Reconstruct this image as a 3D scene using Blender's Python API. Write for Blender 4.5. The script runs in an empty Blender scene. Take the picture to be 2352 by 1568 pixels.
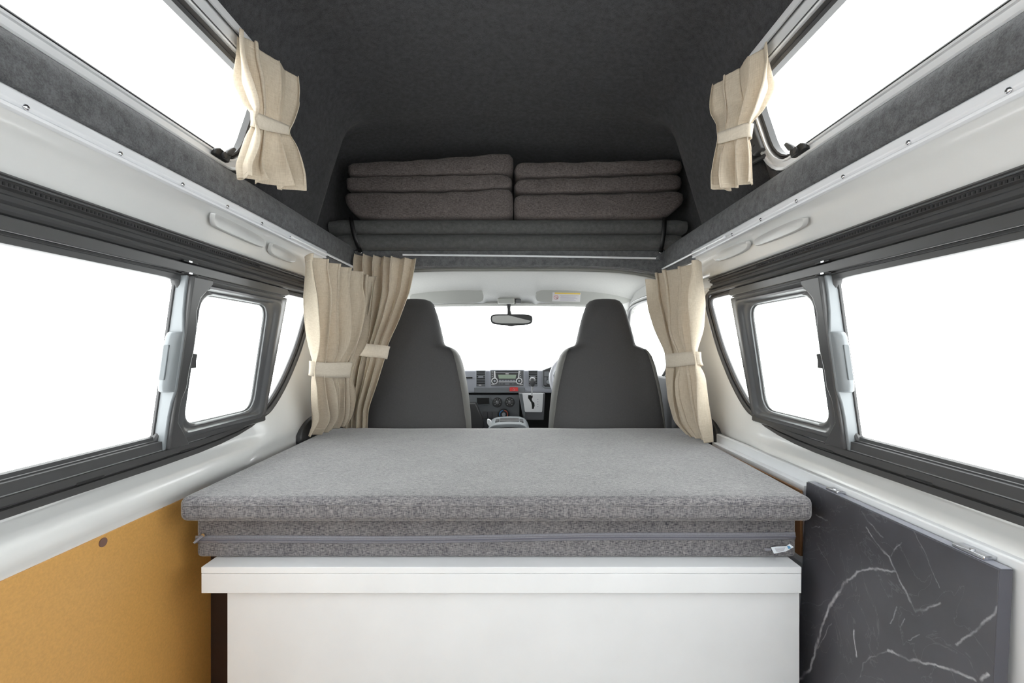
import bpy, bmesh, math, random
from mathutils import Vector, Matrix
random.seed(7)
PI = math.pi
SC = bpy.context.scene
COL = SC.collection
# ------------------------------------------------------------------ frame
F = 1045.0; CX = 0.017; ZC = 1.25; VX, VY = 1181.0, 800.0
def at(px, py, Y):
    return Vector((CX + (px-VX)/F*Y, Y, ZC + (VY-py)/F*Y))
def wx(Z): return .777 - .14*(Z+.21)          # inner plane of the lower side windows
def ux(Z): return .663 - .34*(Z-.42)          # inner plane of the high roof side
def solve(px, py, fn, off=0.0):
    """photo point of the right hand wall -> (Y, Z) on that wall"""
    d = px-VX; k = (VY-py)
    Z = 0.0
    for _ in range(30):
        X = fn(Z)+off-CX; Y = X*F/d; Z = k/F*Y
    return (Y, Z)
W = lambda px, py, off=0: solve(px, py, wx, off)
# ------------------------------------------------------------------ object helpers
WL = {}
def setp(o, label=None, cat=None, group=None, kind=None):
    if label: o['label'] = label
    if cat: o['category'] = cat
    if group: o['group'] = group
    if kind: o['kind'] = kind
    return o
def thing(name, loc, label=None, cat=None, group=None, kind=None):
    o = bpy.data.objects.new(name, None); COL.objects.link(o)
    o.empty_display_size = .05
    o.location = loc; WL[o.name] = Vector(loc)
    return setp(o, label, cat, group, kind)

class M:
    def __init__(s): s.v = []; s.f = []
    def add(s, vs, fs):
        b = len(s.v); s.v += [Vector(p) for p in vs]; s.f += [tuple(b+i for i in f) for f in fs]; return s
    def box(s, a, b):
        x0, y0, z0 = a; x1, y1, z1 = b
        return s.add([(x0,y0,z0),(x1,y0,z0),(x1,y1,z0),(x0,y1,z0),(x0,y0,z1),(x1,y0,z1),(x1,y1,z1),(x0,y1,z1)],
              [(0,3,2,1),(4,5,6,7),(0,1,5,4),(1,2,6,5),(2,3,7,6),(3,0,4,7)])
    def prism(s, A, B):
        n = len(A)
        fs = [tuple(range(n-1, -1, -1)), tuple(range(n, 2*n))]
        fs += [(i, (i+1) % n, n+(i+1) % n, n+i) for i in range(n)]
        return s.add(list(A)+list(B), fs)
    def loft(s, rows, closed=False, caps=False, ring=False):
        n = len(rows[0]); m = len(rows); fs = []
        for j in range(m if ring else m-1):
            k = (j+1) % m
            for i in range(n if closed else n-1):
                i2 = (i+1) % n
                fs.append((j*n+i, j*n+i2, k*n+i2, k*n+i))
        if caps:
            fs.append(tuple(range(n-1, -1, -1))); fs.append(tuple(range((m-1)*n, m*n)))
        return s.add([p for r in rows for p in r], fs)
    def tube(s, pts, r, n=8, closed=False, caps=True):
        pts = [Vector(p) for p in pts]; rows = []
        N = len(pts); up = Vector((0, 0, 1))
        prev = None
        for i, p in enumerate(pts):
            if closed: d = pts[(i+1) % N]-pts[i-1]
            else: d = pts[min(i+1, N-1)]-pts[max(i-1, 0)]
            d.normalize()
            if prev is None:
                a = d.cross(up)
                if a.length < .1: a = d.cross(Vector((1, 0, 0)))
            else: a = prev - d*prev.dot(d)
            a.normalize(); prev = a; b = d.cross(a)
            rr = r[i] if isinstance(r, (list, tuple)) else r
            rows.append([p + a*math.cos(2*PI*k/n)*rr + b*math.sin(2*PI*k/n)*rr for k in range(n)])
        return s.loft(rows, closed=True, caps=(caps and not closed), ring=closed)
    def sphere(s, c, r, nu=12, nv=8, sc=(1, 1, 1)):
        rows = []
        for j in range(nv+1):
            t = PI*(j+.02)/(nv+.04)
            rows.append([(c[0]+r*sc[0]*math.sin(t)*math.cos(2*PI*i/nu), c[1]+r*sc[1]*math.sin(t)*math.sin(2*PI*i/nu), c[2]+r*sc[2]*math.cos(t)) for i in range(nu)])
        return s.loft(rows, closed=True, caps=True)
    def disc(s, c, ax, r, h, n=24):
        c = Vector(c); ax = Vector(ax).normalized()
        return s.tube([c, c+ax*h], r, n)
    def build(s, name, mat, parent=None, bevel=0, seg=2, solid=0, sub=0, sharp=35, **tags):
        if not s.v: return None
        lo = Vector([min(p[i] for p in s.v) for i in range(3)]); hi = Vector([max(p[i] for p in s.v) for i in range(3)])
        c = (lo+hi)/2
        if parent is None: c.z = lo.z
        me = bpy.data.meshes.new(name)
        me.from_pydata([tuple(p-c) for p in s.v], [], s.f); me.update()
        bm = bmesh.new(); bm.from_mesh(me)
        bmesh.ops.remove_doubles(bm, verts=bm.verts, dist=1e-6)
        bmesh.ops.recalc_face_normals(bm, faces=bm.faces)
        for f in bm.faces: f.smooth = True
        ca = math.radians(sharp)
        for e in bm.edges:
            if len(e.link_faces) == 2 and e.calc_face_angle(0) > ca: e.smooth = False
        bm.to_mesh(me); bm.free()
        me.materials.append(mat)
        o = bpy.data.objects.new(name, me); COL.objects.link(o)
        pl = WL[parent.name] if parent is not None else Vector((0, 0, 0))
        o.location = c-pl; WL[o.name] = c
        if parent is not None: o.parent = parent
        if solid:
            m = o.modifiers.new('thick', 'SOLIDIFY'); m.thickness = solid; m.offset = 0
        if bevel:
            m = o.modifiers.new('bevel', 'BEVEL'); m.width = bevel; m.segments = seg; m.limit_method = 'ANGLE'; m.angle_limit = math.radians(30); m.use_clamp_overlap = True
        if sub:
            m = o.modifiers.new('sub', 'SUBSURF'); m.levels = sub; m.render_levels = sub
        setp(o, **tags)
        return o
def B(a, b): return M().box(a, b)
def flat_poly(pts, Y0, Y1):           # pts photo points on a plane facing the viewer, depth Y0..Y1
    A = [at(x, y, Y0) for x, y in pts]
    return M().prism(A, [p+Vector((0, Y1-Y0, 0)) for p in A])
def rect(x0, y0, x1, y1, r=0, n=5):
    if r <= 0: return [(x0, y0), (x1, y0), (x1, y1), (x0, y1)]
    o = []
    for cx, cy, a in ((x1-r, y0+r, -PI/2), (x1-r, y1-r, 0), (x0+r, y1-r, PI/2), (x0+r, y0+r, PI)):
        for k in range(n+1):
            t = a+PI/2*k/n; o.append((cx+r*math.cos(t), cy+r*math.sin(t)))
    return o
# ------------------------------------------------------------------ materials
def node(nt, t, **kw):
    n = nt.nodes.new(t)
    for k, v in kw.items():
        if k.startswith('i_'): n.inputs[k[2:].replace('_', ' ')].default_value = v
        else: setattr(n, k, v)
    return n
def mat(name, col, rough=.5, metal=0, spec=.5, coat=0, var=None, bump=None, stretch=(1, 1, 1), sheen=0):
    m = bpy.data.materials.new(name); m.use_nodes = True; nt = m.node_tree
    b = nt.nodes['Principled BSDF']; L = nt.links.new
    b.inputs['Base Color'].default_value = (*col, 1); b.inputs['Roughness'].default_value = rough
    b.inputs['Metallic'].default_value = metal; b.inputs['Specular IOR Level'].default_value = spec
    b.inputs['Coat Weight'].default_value = coat; b.inputs['Coat Roughness'].default_value = .08
    b.inputs['Sheen Weight'].default_value = sheen
    tc = node(nt, 'ShaderNodeTexCoord'); mp = node(nt, 'ShaderNodeMapping'); mp.inputs['Scale'].default_value = stretch
    L(tc.outputs['Object'], mp.inputs[0])
    if var is None: var = (6, .03)
    n = node(nt, 'ShaderNodeTexNoise'); n.inputs['Scale'].default_value = var[0]; n.inputs['Detail'].default_value = 5
    L(mp.outputs[0], n.inputs['Vector'])
    mr = node(nt, 'ShaderNodeMapRange'); mr.inputs['From Min'].default_value = .3; mr.inputs['From Max'].default_value = .7
    mr.inputs['To Min'].default_value = 1-var[1]; mr.inputs['To Max'].default_value = 1+var[1]
    L(n.outputs['Fac'], mr.inputs['Value'])
    mx = node(nt, 'ShaderNodeVectorMath', operation='SCALE'); mx.inputs[0].default_value = col
    L(mr.outputs[0], mx.inputs['Scale']); L(mx.outputs[0], b.inputs['Base Color'])
    if bump:
        n2 = node(nt, 'ShaderNodeTexNoise'); n2.inputs['Scale'].default_value = bump[0]; n2.inputs['Detail'].default_value = 3
        L(mp.outputs[0], n2.inputs['Vector'])
        bp = node(nt, 'ShaderNodeBump'); bp.inputs['Strength'].default_value = bump[1]; bp.inputs['Distance'].default_value = bump[2]
        L(n2.outputs['Fac'], bp.inputs['Height']); L(bp.outputs[0], b.inputs['Normal'])
    return m
def carpet(name, col, amt=.35):
    m = bpy.data.materials.new(name); m.use_nodes = True; nt = m.node_tree; b = nt.nodes['Principled BSDF']; L = nt.links.new
    b.inputs['Roughness'].default_value = .95; b.inputs['Specular IOR Level'].default_value = .15; b.inputs['Sheen Weight'].default_value = .12
    tc = node(nt, 'ShaderNodeTexCoord')
    a = node(nt, 'ShaderNodeTexNoise', i_Scale=70.0, i_Detail=5.0); c = node(nt, 'ShaderNodeTexNoise', i_Scale=420.0, i_Detail=3.0)
    L(tc.outputs['Object'], a.inputs['Vector']); L(tc.outputs['Object'], c.inputs['Vector'])
    s = node(nt, 'ShaderNodeMath', operation='ADD'); L(a.outputs['Fac'], s.inputs[0]); L(c.outputs['Fac'], s.inputs[1])
    mr = node(nt, 'ShaderNodeMapRange'); L(s.outputs[0], mr.inputs['Value'])
    mr.inputs['From Min'].default_value = .7; mr.inputs['From Max'].default_value = 1.3
    mr.inputs['To Min'].default_value = 1-amt; mr.inputs['To Max'].default_value = 1+amt
    mx = node(nt, 'ShaderNodeVectorMath', operation='SCALE'); mx.inputs[0].default_value = col
    L(mr.outputs[0], mx.inputs['Scale']); L(mx.outputs[0], b.inputs['Base Color'])
    bp = node(nt, 'ShaderNodeBump', i_Strength=.5, i_Distance=.002); L(c.outputs['Fac'], bp.inputs['Height']); L(bp.outputs[0], b.inputs['Normal'])
    return m
def weave(name, dark, light, s1=(45, 900, 900), s2=(900, 60, 45), lo=.36, hi=.64, bumpd=.0012, both=.5, rough=.9, sheen=.1):
    m = bpy.data.materials.new(name); m.use_nodes = True; nt = m.node_tree; b = nt.nodes['Principled BSDF']; L = nt.links.new
    b.inputs['Roughness'].default_value = rough; b.inputs['Specular IOR Level'].default_value = .2; b.inputs['Sheen Weight'].default_value = sheen; b.inputs['Sheen Roughness'].default_value = .35
    tc = node(nt, 'ShaderNodeTexCoord'); outs = []
    for s in (s1, s2, (14, 14, 14)):
        mp = node(nt, 'ShaderNodeMapping'); mp.inputs['Scale'].default_value = s; L(tc.outputs['Object'], mp.inputs[0])
        n = node(nt, 'ShaderNodeTexNoise', i_Scale=1.0, i_Detail=2.0); L(mp.outputs[0], n.inputs['Vector']); outs.append(n.outputs['Fac'])
    mx = node(nt, 'ShaderNodeMix'); mx.data_type = 'FLOAT'; mx.inputs[0].default_value = both
    L(outs[0], mx.inputs[2]); L(outs[1], mx.inputs[3])
    mx2 = node(nt, 'ShaderNodeMix'); mx2.data_type = 'FLOAT'; mx2.inputs[0].default_value = .08
    L(mx.outputs[0], mx2.inputs[2]); L(outs[2], mx2.inputs[3])
    cr = node(nt, 'ShaderNodeValToRGB'); L(mx2.outputs[0], cr.inputs[0])
    cr.color_ramp.elements[0].position = lo; cr.color_ramp.elements[0].color = (*dark, 1)
    cr.color_ramp.elements[1].position = hi; cr.color_ramp.elements[1].color = (*light, 1)
    L(cr.outputs[0], b.inputs['Base Color'])
    bp = node(nt, 'ShaderNodeBump', i_Strength=.5, i_Distance=bumpd); L(mx.outputs[0], bp.inputs['Height']); L(bp.outputs[0], b.inputs['Normal'])
    return m
def glassm():
    m = bpy.data.materials.new('clear_glass'); m.use_nodes = True; nt = m.node_tree; nt.nodes.clear(); L = nt.links.new
    o = node(nt, 'ShaderNodeOutputMaterial'); t = node(nt, 'ShaderNodeBsdfTransparent'); g = node(nt, 'ShaderNodeBsdfGlossy')
    g.inputs['Roughness'].default_value = .02
    t.inputs['Color'].default_value = (.96, .975, .97, 1)
    x = node(nt, 'ShaderNodeMixShader'); x.inputs[0].default_value = .04
    L(t.outputs[0], x.inputs[1]); L(g.outputs[0], x.inputs[2]); L(x.outputs[0], o.inputs[0])
    return m
def marble(segs):
    m = bpy.data.materials.new('dark_marble_laminate'); m.use_nodes = True; nt = m.node_tree; b = nt.nodes['Principled BSDF']; L = nt.links.new
    b.inputs['Roughness'].default_value = .32; b.inputs['Specular IOR Level'].default_value = .5
    tc = node(nt, 'ShaderNodeTexCoord')
    nz = node(nt, 'ShaderNodeTexNoise', i_Scale=38.0, i_Detail=5.0); L(tc.outputs['Object'], nz.inputs['Vector'])
    sub = node(nt, 'ShaderNodeVectorMath', operation='SUBTRACT'); sub.inputs[1].default_value = (.5, .5, .5); L(nz.outputs['Color'], sub.inputs[0])
    scl = node(nt, 'ShaderNodeVectorMath', operation='SCALE'); scl.inputs['Scale'].default_value = .016; L(sub.outputs[0], scl.inputs[0])
    ad = node(nt, 'ShaderNodeVectorMath', operation='ADD'); L(tc.outputs['Object'], ad.inputs[0]); L(scl.outputs[0], ad.inputs[1])
    fl = node(nt, 'ShaderNodeVectorMath', operation='MULTIPLY'); fl.inputs[1].default_value = (0, 1, 1); L(ad.outputs[0], fl.inputs[0])
    # breaks in the veins
    bn = node(nt, 'ShaderNodeTexNoise', i_Scale=30.0, i_Detail=3.0); L(tc.outputs['Object'], bn.inputs['Vector'])
    bmr = node(nt, 'ShaderNodeMapRange'); bmr.inputs['From Min'].default_value = .38; bmr.inputs['From Max'].default_value = .6; L(bn.outputs['Fac'], bmr.inputs['Value'])
    bmr.inputs['To Min'].default_value = .25
    total = None
    for (A, Bp, wdt, inten) in segs:
        A = Vector((0, A[0], A[1])); Bp = Vector((0, Bp[0], Bp[1])); D = Bp-A; LL = D.length_squared
        s1 = node(nt, 'ShaderNodeVectorMath', operation='SUBTRACT'); L(fl.outputs[0], s1.inputs[0]); s1.inputs[1].default_value = A
        dt = node(nt, 'ShaderNodeVectorMath', operation='DOT_PRODUCT'); L(s1.outputs[0], dt.inputs[0]); dt.inputs[1].default_value = D/LL
        cl = node(nt, 'ShaderNodeClamp'); L(dt.outputs['Value'], cl.inputs[0])
        s2 = node(nt, 'ShaderNodeVectorMath', operation='SCALE'); s2.inputs[0].default_value = D; L(cl.outputs[0], s2.inputs['Scale'])
        s3 = node(nt, 'ShaderNodeVectorMath', operation='DISTANCE'); L(s1.outputs[0], s3.inputs[0]); L(s2.outputs[0], s3.inputs[1])
        mr = node(nt, 'ShaderNodeMapRange'); L(s3.outputs['Value'], mr.inputs['Value'])
        mr.inputs['From Min'].default_value = wdt*.15; mr.inputs['From Max'].default_value = wdt
        mr.inputs['To Min'].default_value = inten; mr.inputs['To Max'].default_value = 0
        if total is None: total = mr.outputs[0]
        else:
            a = node(nt, 'ShaderNodeMath', operation='MAXIMUM'); L(total, a.inputs[0]); L(mr.outputs[0], a.inputs[1]); total = a.outputs[0]
    mu = node(nt, 'ShaderNodeMath', operation='MULTIPLY'); L(total, mu.inputs[0]); L(bmr.outputs[0], mu.inputs[1])
    # hairline veins and cloudiness
    vo = node(nt, 'ShaderNodeTexNoise', i_Scale=9.0, i_Detail=8.0, i_Distortion=1.2); L(tc.outputs['Object'], vo.inputs['Vector'])
    ab = node(nt, 'ShaderNodeMath', operation='SUBTRACT'); ab.inputs[1].default_value = .5; L(vo.outputs['Fac'], ab.inputs[0])
    ab2 = node(nt, 'ShaderNodeMath', operation='ABSOLUTE'); L(ab.outputs[0], ab2.inputs[0])
    hr = node(nt, 'ShaderNodeMapRange'); L(ab2.outputs[0], hr.inputs['Value']); hr.inputs['From Max'].default_value = .006
    hr.inputs['To Min'].default_value = .09; hr.inputs['To Max'].default_value = 0
    ad2 = node(nt, 'ShaderNodeMath', operation='ADD'); L(mu.outputs[0], ad2.inputs[0]); L(hr.outputs[0], ad2.inputs[1]); ad2.use_clamp = True
    cl2 = node(nt, 'ShaderNodeTexNoise', i_Scale=6.0, i_Detail=5.0); L(tc.outputs['Object'], cl2.inputs['Vector'])
    base = node(nt, 'ShaderNodeValToRGB'); L(cl2.outputs['Fac'], base.inputs[0])
    base.color_ramp.elements[0].position = .3; base.color_ramp.elements[0].color = (.058, .058, .067, 1)
    base.color_ramp.elements[1].position = .75; base.color_ramp.elements[1].color = (.10, .10, .117, 1)
    mx = node(nt, 'ShaderNodeMix'); mx.data_type = 'RGBA'; L(ad2.outputs[0], mx.inputs[0]); L(base.outputs[0], mx.inputs[6]); mx.inputs[7].default_value = (.62, .62, .66, 1)
    L(mx.outputs[2], b.inputs['Base Color'])
    return m

m_white = mat('white_body_paint', (.85, .855, .85), .28, coat=.5)
m_board = mat('white_laminate', (.85, .865, .89), .35)
m_alu = mat('white_aluminium_trim', (.80, .81, .84), .3)
m_steel = mat('steel_screw', (.62, .63, .66), .25, metal=1)
m_carpet = carpet('charcoal_carpet', (.050, .050, .053))
m_carpet2 = carpet('grey_carpet_ledge', (.12, .122, .127), .4)
m_matt = weave('grey_melange_fabric', (.058, .057, .070), (.30, .288, .290), s1=(95, 850, 850), s2=(850, 250, 120), lo=.38, hi=.62, both=.40, sheen=.55)
m_cush = weave('dark_melange_fabric', (.045, .038, .037), (.20, .172, .165), s1=(90, 900, 900), s2=(900, 160, 130), both=.4)
m_linen = weave('beige_linen', (.62, .53, .41), (.80, .71, .585), s1=(60, 60, 900), s2=(700, 700, 40), lo=.3, hi=.62, bumpd=.0006)
def translucent(m, k):
    nt = m.node_tree; b = nt.nodes['Principled BSDF']; o = nt.nodes['Material Output']
    t = node(nt, 'ShaderNodeBsdfTranslucent'); x = node(nt, 'ShaderNodeMixShader'); x.inputs[0].default_value = k
    nt.links.new(b.inputs['Base Color'].links[0].from_socket, t.inputs['Color'])
    nt.links.new(b.outputs[0], x.inputs[1]); nt.links.new(t.outputs[0], x.inputs[2]); nt.links.new(x.outputs[0], o.inputs[0])
translucent(m_linen, .24)
m_band = weave('beige_linen_band', (.66, .575, .46), (.80, .715, .60), s1=(60, 60, 900), s2=(700, 700, 40), lo=.3, hi=.62, bumpd=.0005)
m_foamwrap = carpet('grey_lining_wrap', (.095, .096, .095), .25)
m_rub = mat('dark_grey_rubber', (.045, .045, .047), .42)
m_blk = mat('black_plastic', (.012, .012, .013), .45)
m_slit = mat('dark_gap', (.004, .004, .004), .8)
m_frame = mat('grey_window_frame', (.064, .064, .066), .33)
m_frame2 = mat('mid_grey_window_frame', (.095, .097, .102), .3)
m_rail = mat('charcoal_rail', (.055, .054, .055), .35)
m_lgrey = mat('light_grey_plastic', (.23, .25, .265), .4)
m_lgrey2 = mat('slot_grey', (.12, .135, .145), .45)
m_silver = mat('silver_window_frame', (.74, .745, .76), .3, metal=.1)
m_mdf = mat('amber_hardboard', (.68, .37, .105), .42, var=(220, .07), bump=(300, .15, .0006))
m_mdfedge = mat('raw_brown_board_edge', (.28, .14, .06), .7)
m_plug = mat('brown_screw_cap', (.20, .11, .085), .5)
m_seat = mat('charcoal_seat_vinyl', (.058, .056, .058), .62, var=(200, .08), bump=(500, .2, .0006))
m_seatside = mat('windscreen_lit_seat_side', (.15, .148, .138), .6, var=(200, .06))  # lighter than the seat: light from the windscreen put into the colour
m_head = mat('grey_white_headliner', (.50, .50, .48), .85, var=(120, .04))
m_visor = mat('pale_grey_visor', (.40, .405, .385), .7)
m_dash = mat('silver_grey_dash', (.36, .375, .42), .4)
m_dash2 = mat('dark_grey_dash', (.11, .112, .12), .5)
m_dash3 = mat('mid_grey_dash', (.17, .18, .195), .5)
m_mirror = mat('mirror_silver', (.9, .9, .9), .02, metal=1)
m_lcd = mat('green_radio_display', (.28, .36, .27), .3)
m_red = mat('red_button', (.75, .03, .03), .35)
m_orange = mat('red_dial_mark', (.7, .13, .08), .5)
m_blue = mat('blue_dial_mark', (.05, .25, .6), .5)
m_mark = mat('white_mark', (.8, .8, .8), .5)
m_yel = mat('yellow_label_bar', (.75, .55, .12), .6)
m_txt = mat('faded_print', (.45, .43, .50), .6)
m_txtr = mat('faded_red_print', (.6, .22, .24), .6)
m_txtb = mat('blue_print', (.12, .32, .55), .6)
m_tape = mat('grey_zip_tape', (.25, .25, .285), .6, stretch=(1, 1, 1), var=(250, .12))
m_floor = mat('grey_vinyl_floor', (.30, .30, .30), .5, var=(30, .1))
m_glass = glassm()

# ------------------------------------------------------------------ wall mapping
def wp(s, Y, Z, off=0, fn=wx): return Vector((s*(fn(Z)+off), Y, ZC+Z))
def wallprism(s, outl, o0, o1, fn=wx):
    return M().prism([wp(s, y, z, o0, fn) for y, z in outl], [wp(s, y, z, o1, fn) for y, z in outl])
def wallring(s, loops, fn=wx, m=None):
    """loops: list of (outline, off); all outlines have the same count"""
    m = m or M()
    return m.loft([[wp(s, y, z, off, fn) for y, z in o] for o, off in loops], closed=True)
def lerp_loop(A, Bl, t): return [(a[0]+(b[0]-a[0])*t, a[1]+(b[1]-a[1])*t) for a, b in zip(A, Bl)]
def resample(pts, n, closed=True):
    P = [Vector((p[0], p[1])) for p in pts]
    if closed: P.append(P[0])
    ds = [0]
    for a, b in zip(P, P[1:]): ds.append(ds[-1]+(b-a).length)
    out = []; j = 0
    for k in range(n):
        t = ds[-1]*k/(n if closed else n-1)
        while j < len(P)-2 and ds[j+1] < t: j += 1
        u = (t-ds[j])/max(ds[j+1]-ds[j], 1e-9); out.append(tuple(P[j].lerp(P[j+1], min(1, u))))
    return out
def smooth_open(pts, it=2):
    for _ in range(it):
        q = [pts[0]]
        for a, b in zip(pts, pts[1:]):
            q.append((a[0]*.75+b[0]*.25, a[1]*.75+b[1]*.25)); q.append((a[0]*.25+b[0]*.75, a[1]*.25+b[1]*.75))
        q.append(pts[-1]); pts = q
    return pts
def smooth_closed(pts, it=2):
    for _ in range(it):
        q = []
        n = len(pts)
        for i in range(n):
            a = pts[i]; b = pts[(i+1) % n]
            q.append((a[0]*.75+b[0]*.25, a[1]*.75+b[1]*.25)); q.append((a[0]*.25+b[0]*.75, a[1]*.25+b[1]*.75))
        pts = q
    return pts
def extr(s, prof, y0, y1, n=2):       # profile (X, Z) along Y
    m = M(); rows = []
    for k in range(n):
        y = y0+(y1-y0)*k/(n-1); rows.append([Vector((s*x, y, ZC+z)) for x, z in prof])
    return m.loft(rows)
def extrc(s, prof, y0, y1):
    return M().prism([Vector((s*x, y0, ZC+z)) for x, z in prof], [Vector((s*x, y1, ZC+z)) for x, z in prof])

YB = -.95            # rear end of the van shell (unseen tailgate added there cuts the rear light)
# ------------------------------------------------------------------ floor
B((-.80, YB, -.02), (.80, 3.1, 0)).build('floor', m_floor, kind='structure')

# ------------------------------------------------------------------ aperture of the lower side windows
AP = [(-.50, -.206), (1.33, -.206), (1.43, -.200), (1.47, -.180), (1.53, -.117), (1.575, -.045), (1.608, .02), (1.640, .13), (1.648, .165), (1.628, .188), (1.58, .1885), (-.50, .1885)]
AP = [AP[0], (.7, -.206)]+smooth_open(AP[1:11], 2)+[(.7, .1885), AP[11]]
def grow(P, d):
    out = []; n = len(P)
    for i in range(n):
        a = Vector(P[i-1]); b = Vector(P[(i+1) % n]); t = (b-a).normalized(); out.append((P[i][0]+t.y*d, P[i][1]-t.x*d))
    return out
def side(s):
    nm = 'left' if s < 0 else 'right'
    # ---- body side: from aperture outwards to an outer border, then cove above and panel below
    A1 = grow(AP, .012); n = len(A1)
    def outer(p):
        y, z = p
        return (min(max(y, .0), 2.0), z)
    rowsY = []
    border = []
    for i, (y, z) in enumerate(A1):
        # split border: bottom -> z=-.37, front -> y=1.98, top -> z=.25
        if z < -.19 and y < 1.40: border.append((y, -.375))
        elif z > .17 and y < 1.60: border.append((y, .252))
        elif y < -.4: border.append((y, -.375 if z < 0 else .252))
        else:
            border.append(None)
    # fill the front run along L-shaped path
    idx = [i for i, b in enumerate(border) if b is None]
    i0, i1 = idx[0]-1, idx[-1]+1
    path = resample([border[i0], (1.98, -.375), (1.98, .252), border[i1]], len(idx)+2, closed=False)
    for k, i in enumerate(idx): border[i] = path[k+1]
    m = M()
    def off(t):   # inward bulge
        return -.006-.026*math.sin(PI*min(1, t*1.0))**1.2
    loops = [(A1, .012), (A1, -.004)]
    for t in (.06, .12, .2, .28, .35, .42, .5, .57, .64, .7, .76, .82, .88, .94, 1.0):
        loops.append((lerp_loop(A1, border, t), off(t)+(.0 if t < .9 else 0)))
    rows = []
    for o, f_ in loops:
        r = []
        for (y, z) in o:
            X = wx(z)+f_
            if z > .180 and y < 1.62: X = max(X, .738)
            if z < -.19 and y < 1.46:
                k = min(1, max(0, (1.46-y)/.22)); k = k*k*(3-2*k)
                g = min(1, max(0, (z+.290)/.024)); g = g*g*(3-2*g)      # tucked behind the track, rolling inboard below it
                roll = .7455+.019*abs((z+.312)/.042)**1.6 if z < -.262 else .765
                tgt = (wx(z)+.014)*g+min(.765, roll)*(1-g)
                X = X*(1-k)+tgt*k
            if z < -.30: X = min(X, .765)
            r.append(Vector((s*X, y, ZC+z)))
        rows.append(r)
    m.loft(rows, closed=True)
    # cove panel above the window rails
    prof = [(.742, .2525), (.722, .2525), (.712, .262), (.690, .285), (.668, .301), (.650, .309), (.636, .3115), (.634, .335)]
    m.add(*(lambda q: (q.v, q.f))(extr(s, prof, YB, 1.98, 2)))
    # below: panel to the floor, rear quarter behind the camera
    m.add(*(lambda q: (q.v, q.f))(extr(s, [(.765, -.375), (.778, -.42), (.785, -1.25)], YB, 3.0, 2)))
    m.add(*(lambda q: (q.v, q.f))(extr(s, [(.720, .252), (.75, -.05), (.765, -.375)], YB, -.49, 2)))
    w = m.build('wall_'+nm, m_white, kind='structure', sharp=40)
    # pressed recesses in the cove panel
    def cov(px, py):    # photo point on cove plane: between (.722,.252) and (.650,.309)
        if s < 0: px = 2*1181-px
        d = abs(px-VX); k = (VY-py)/d
        c = CX if s > 0 else -CX
        # line X = a + b Z
        b_ = (.650-.722)/(.309-.252); a_ = .722-b_*.252
        Z = k*(a_-c)/(1-k*b_); X = a_+b_*Z
        return (Vector((s*(X-.004), (X-c)*F/d, ZC+Z)))
    # photo outlines (right hand side frame, left mirrored about the vanishing point)
    shapes = ([[(1737, 548), (1856, 492), (1859, 512), (1845, 527), (1745, 566), (1737, 562)], [(1645, 582), (1720, 550), (1728, 560), (1718, 577), (1655, 602), (1643, 598)]] if s > 0 else
              [[(1882, 488), (1882, 512), (1874, 522), (1764, 570), (1757, 566), (1760, 546), (1872, 490)], [(1746, 562), (1750, 582), (1700, 604), (1686, 602), (1690, 584), (1742, 556)]])
    for sh in shapes:
        pts = [cov(2*1181-x if s < 0 else x, y) for x, y in sh]
        c3 = sum(pts, Vector())/len(pts)
        P = smooth_closed([(p.y, p.z) for p in pts], 2)
        def xz(z): 
            b_ = (.650-.722)/(.309-.252); return s*(.722+b_*(z-ZC-.252)-.0045)
        rows = []
        for k_, dx in ((1.0, .0035), (.975, -.005), (.94, -.005), (.90, .0085)):
            rows.append([Vector((xz(c3.z+(z-c3.z)*k_)+s*dx, c3.y+(y-c3.y)*k_, c3.z+(z-c3.z)*k_)) for y, z in P])
        mm = M().loft(rows, closed=True)
        mm.add(rows[-1], [tuple(range(len(P)))])
        mm.build('pressed_recess', m_white, w, sharp=60)
    # ---- rivet strip
    yend = 1.56
    t = extrc(s, [(.636, .3135), (.6285, .3135), (.6245, .318), (.6245, .331), (.628, .335), (.636, .335)], YB, yend).build(
        'trim_1' if s < 0 else 'trim_2', m_alu, kind='structure', bevel=.0015)
    lip = extrc(s, [(.640, .3095), (.628, .309), (.626, .3125), (.640, .3135)], YB, yend).build('strip_lip', m_alu, t)
    rv = [(2316, 232), (2086, 349), (1936, 425), (1829, 479), (1747, 520), (1681, 553), (1623, 581)] if s > 0 else [(61, 264), (277, 370), (420, 439), (523, 489), (602, 525), (667, 556)]
    for px, py in rv:
        X = s*.6245; Y = (X-CX)*F/(px-VX)
        Z = (VY-py)/F*Y
        c = Vector((X, Y, ZC+max(.3175, min(.3305, Z))))
        mm = M().sphere(c, .0042, 12, 6, (.55, 1, 1)); mm.build('rivet', m_steel, t)
    M().box((min(s*.626, s*.640), 1.56, ZC+.300), (max(s*.626, s*.640), 1.86, ZC+.342)).build('trim_%d' % (9 if s < 0 else 10), m_carpet2, kind='structure', bevel=.002)
    # ---- padded carpet ledge
    prof = [(.634, .335), (.626, .340), (.625, .37), (.629, .395), (.637, .409), (.650, .418), (.668, .422), (.70, .42), (.70, .33)]
    prof = [prof[0]]+[p for p in smooth_open(prof[1:7], 1)]+prof[7:]
    extrc(s, prof, YB, 1.86).build('trim_3' if s < 0 else 'trim_4', m_carpet2, kind='structure', sharp=50)
    return w
side(-1); side(1)

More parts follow.
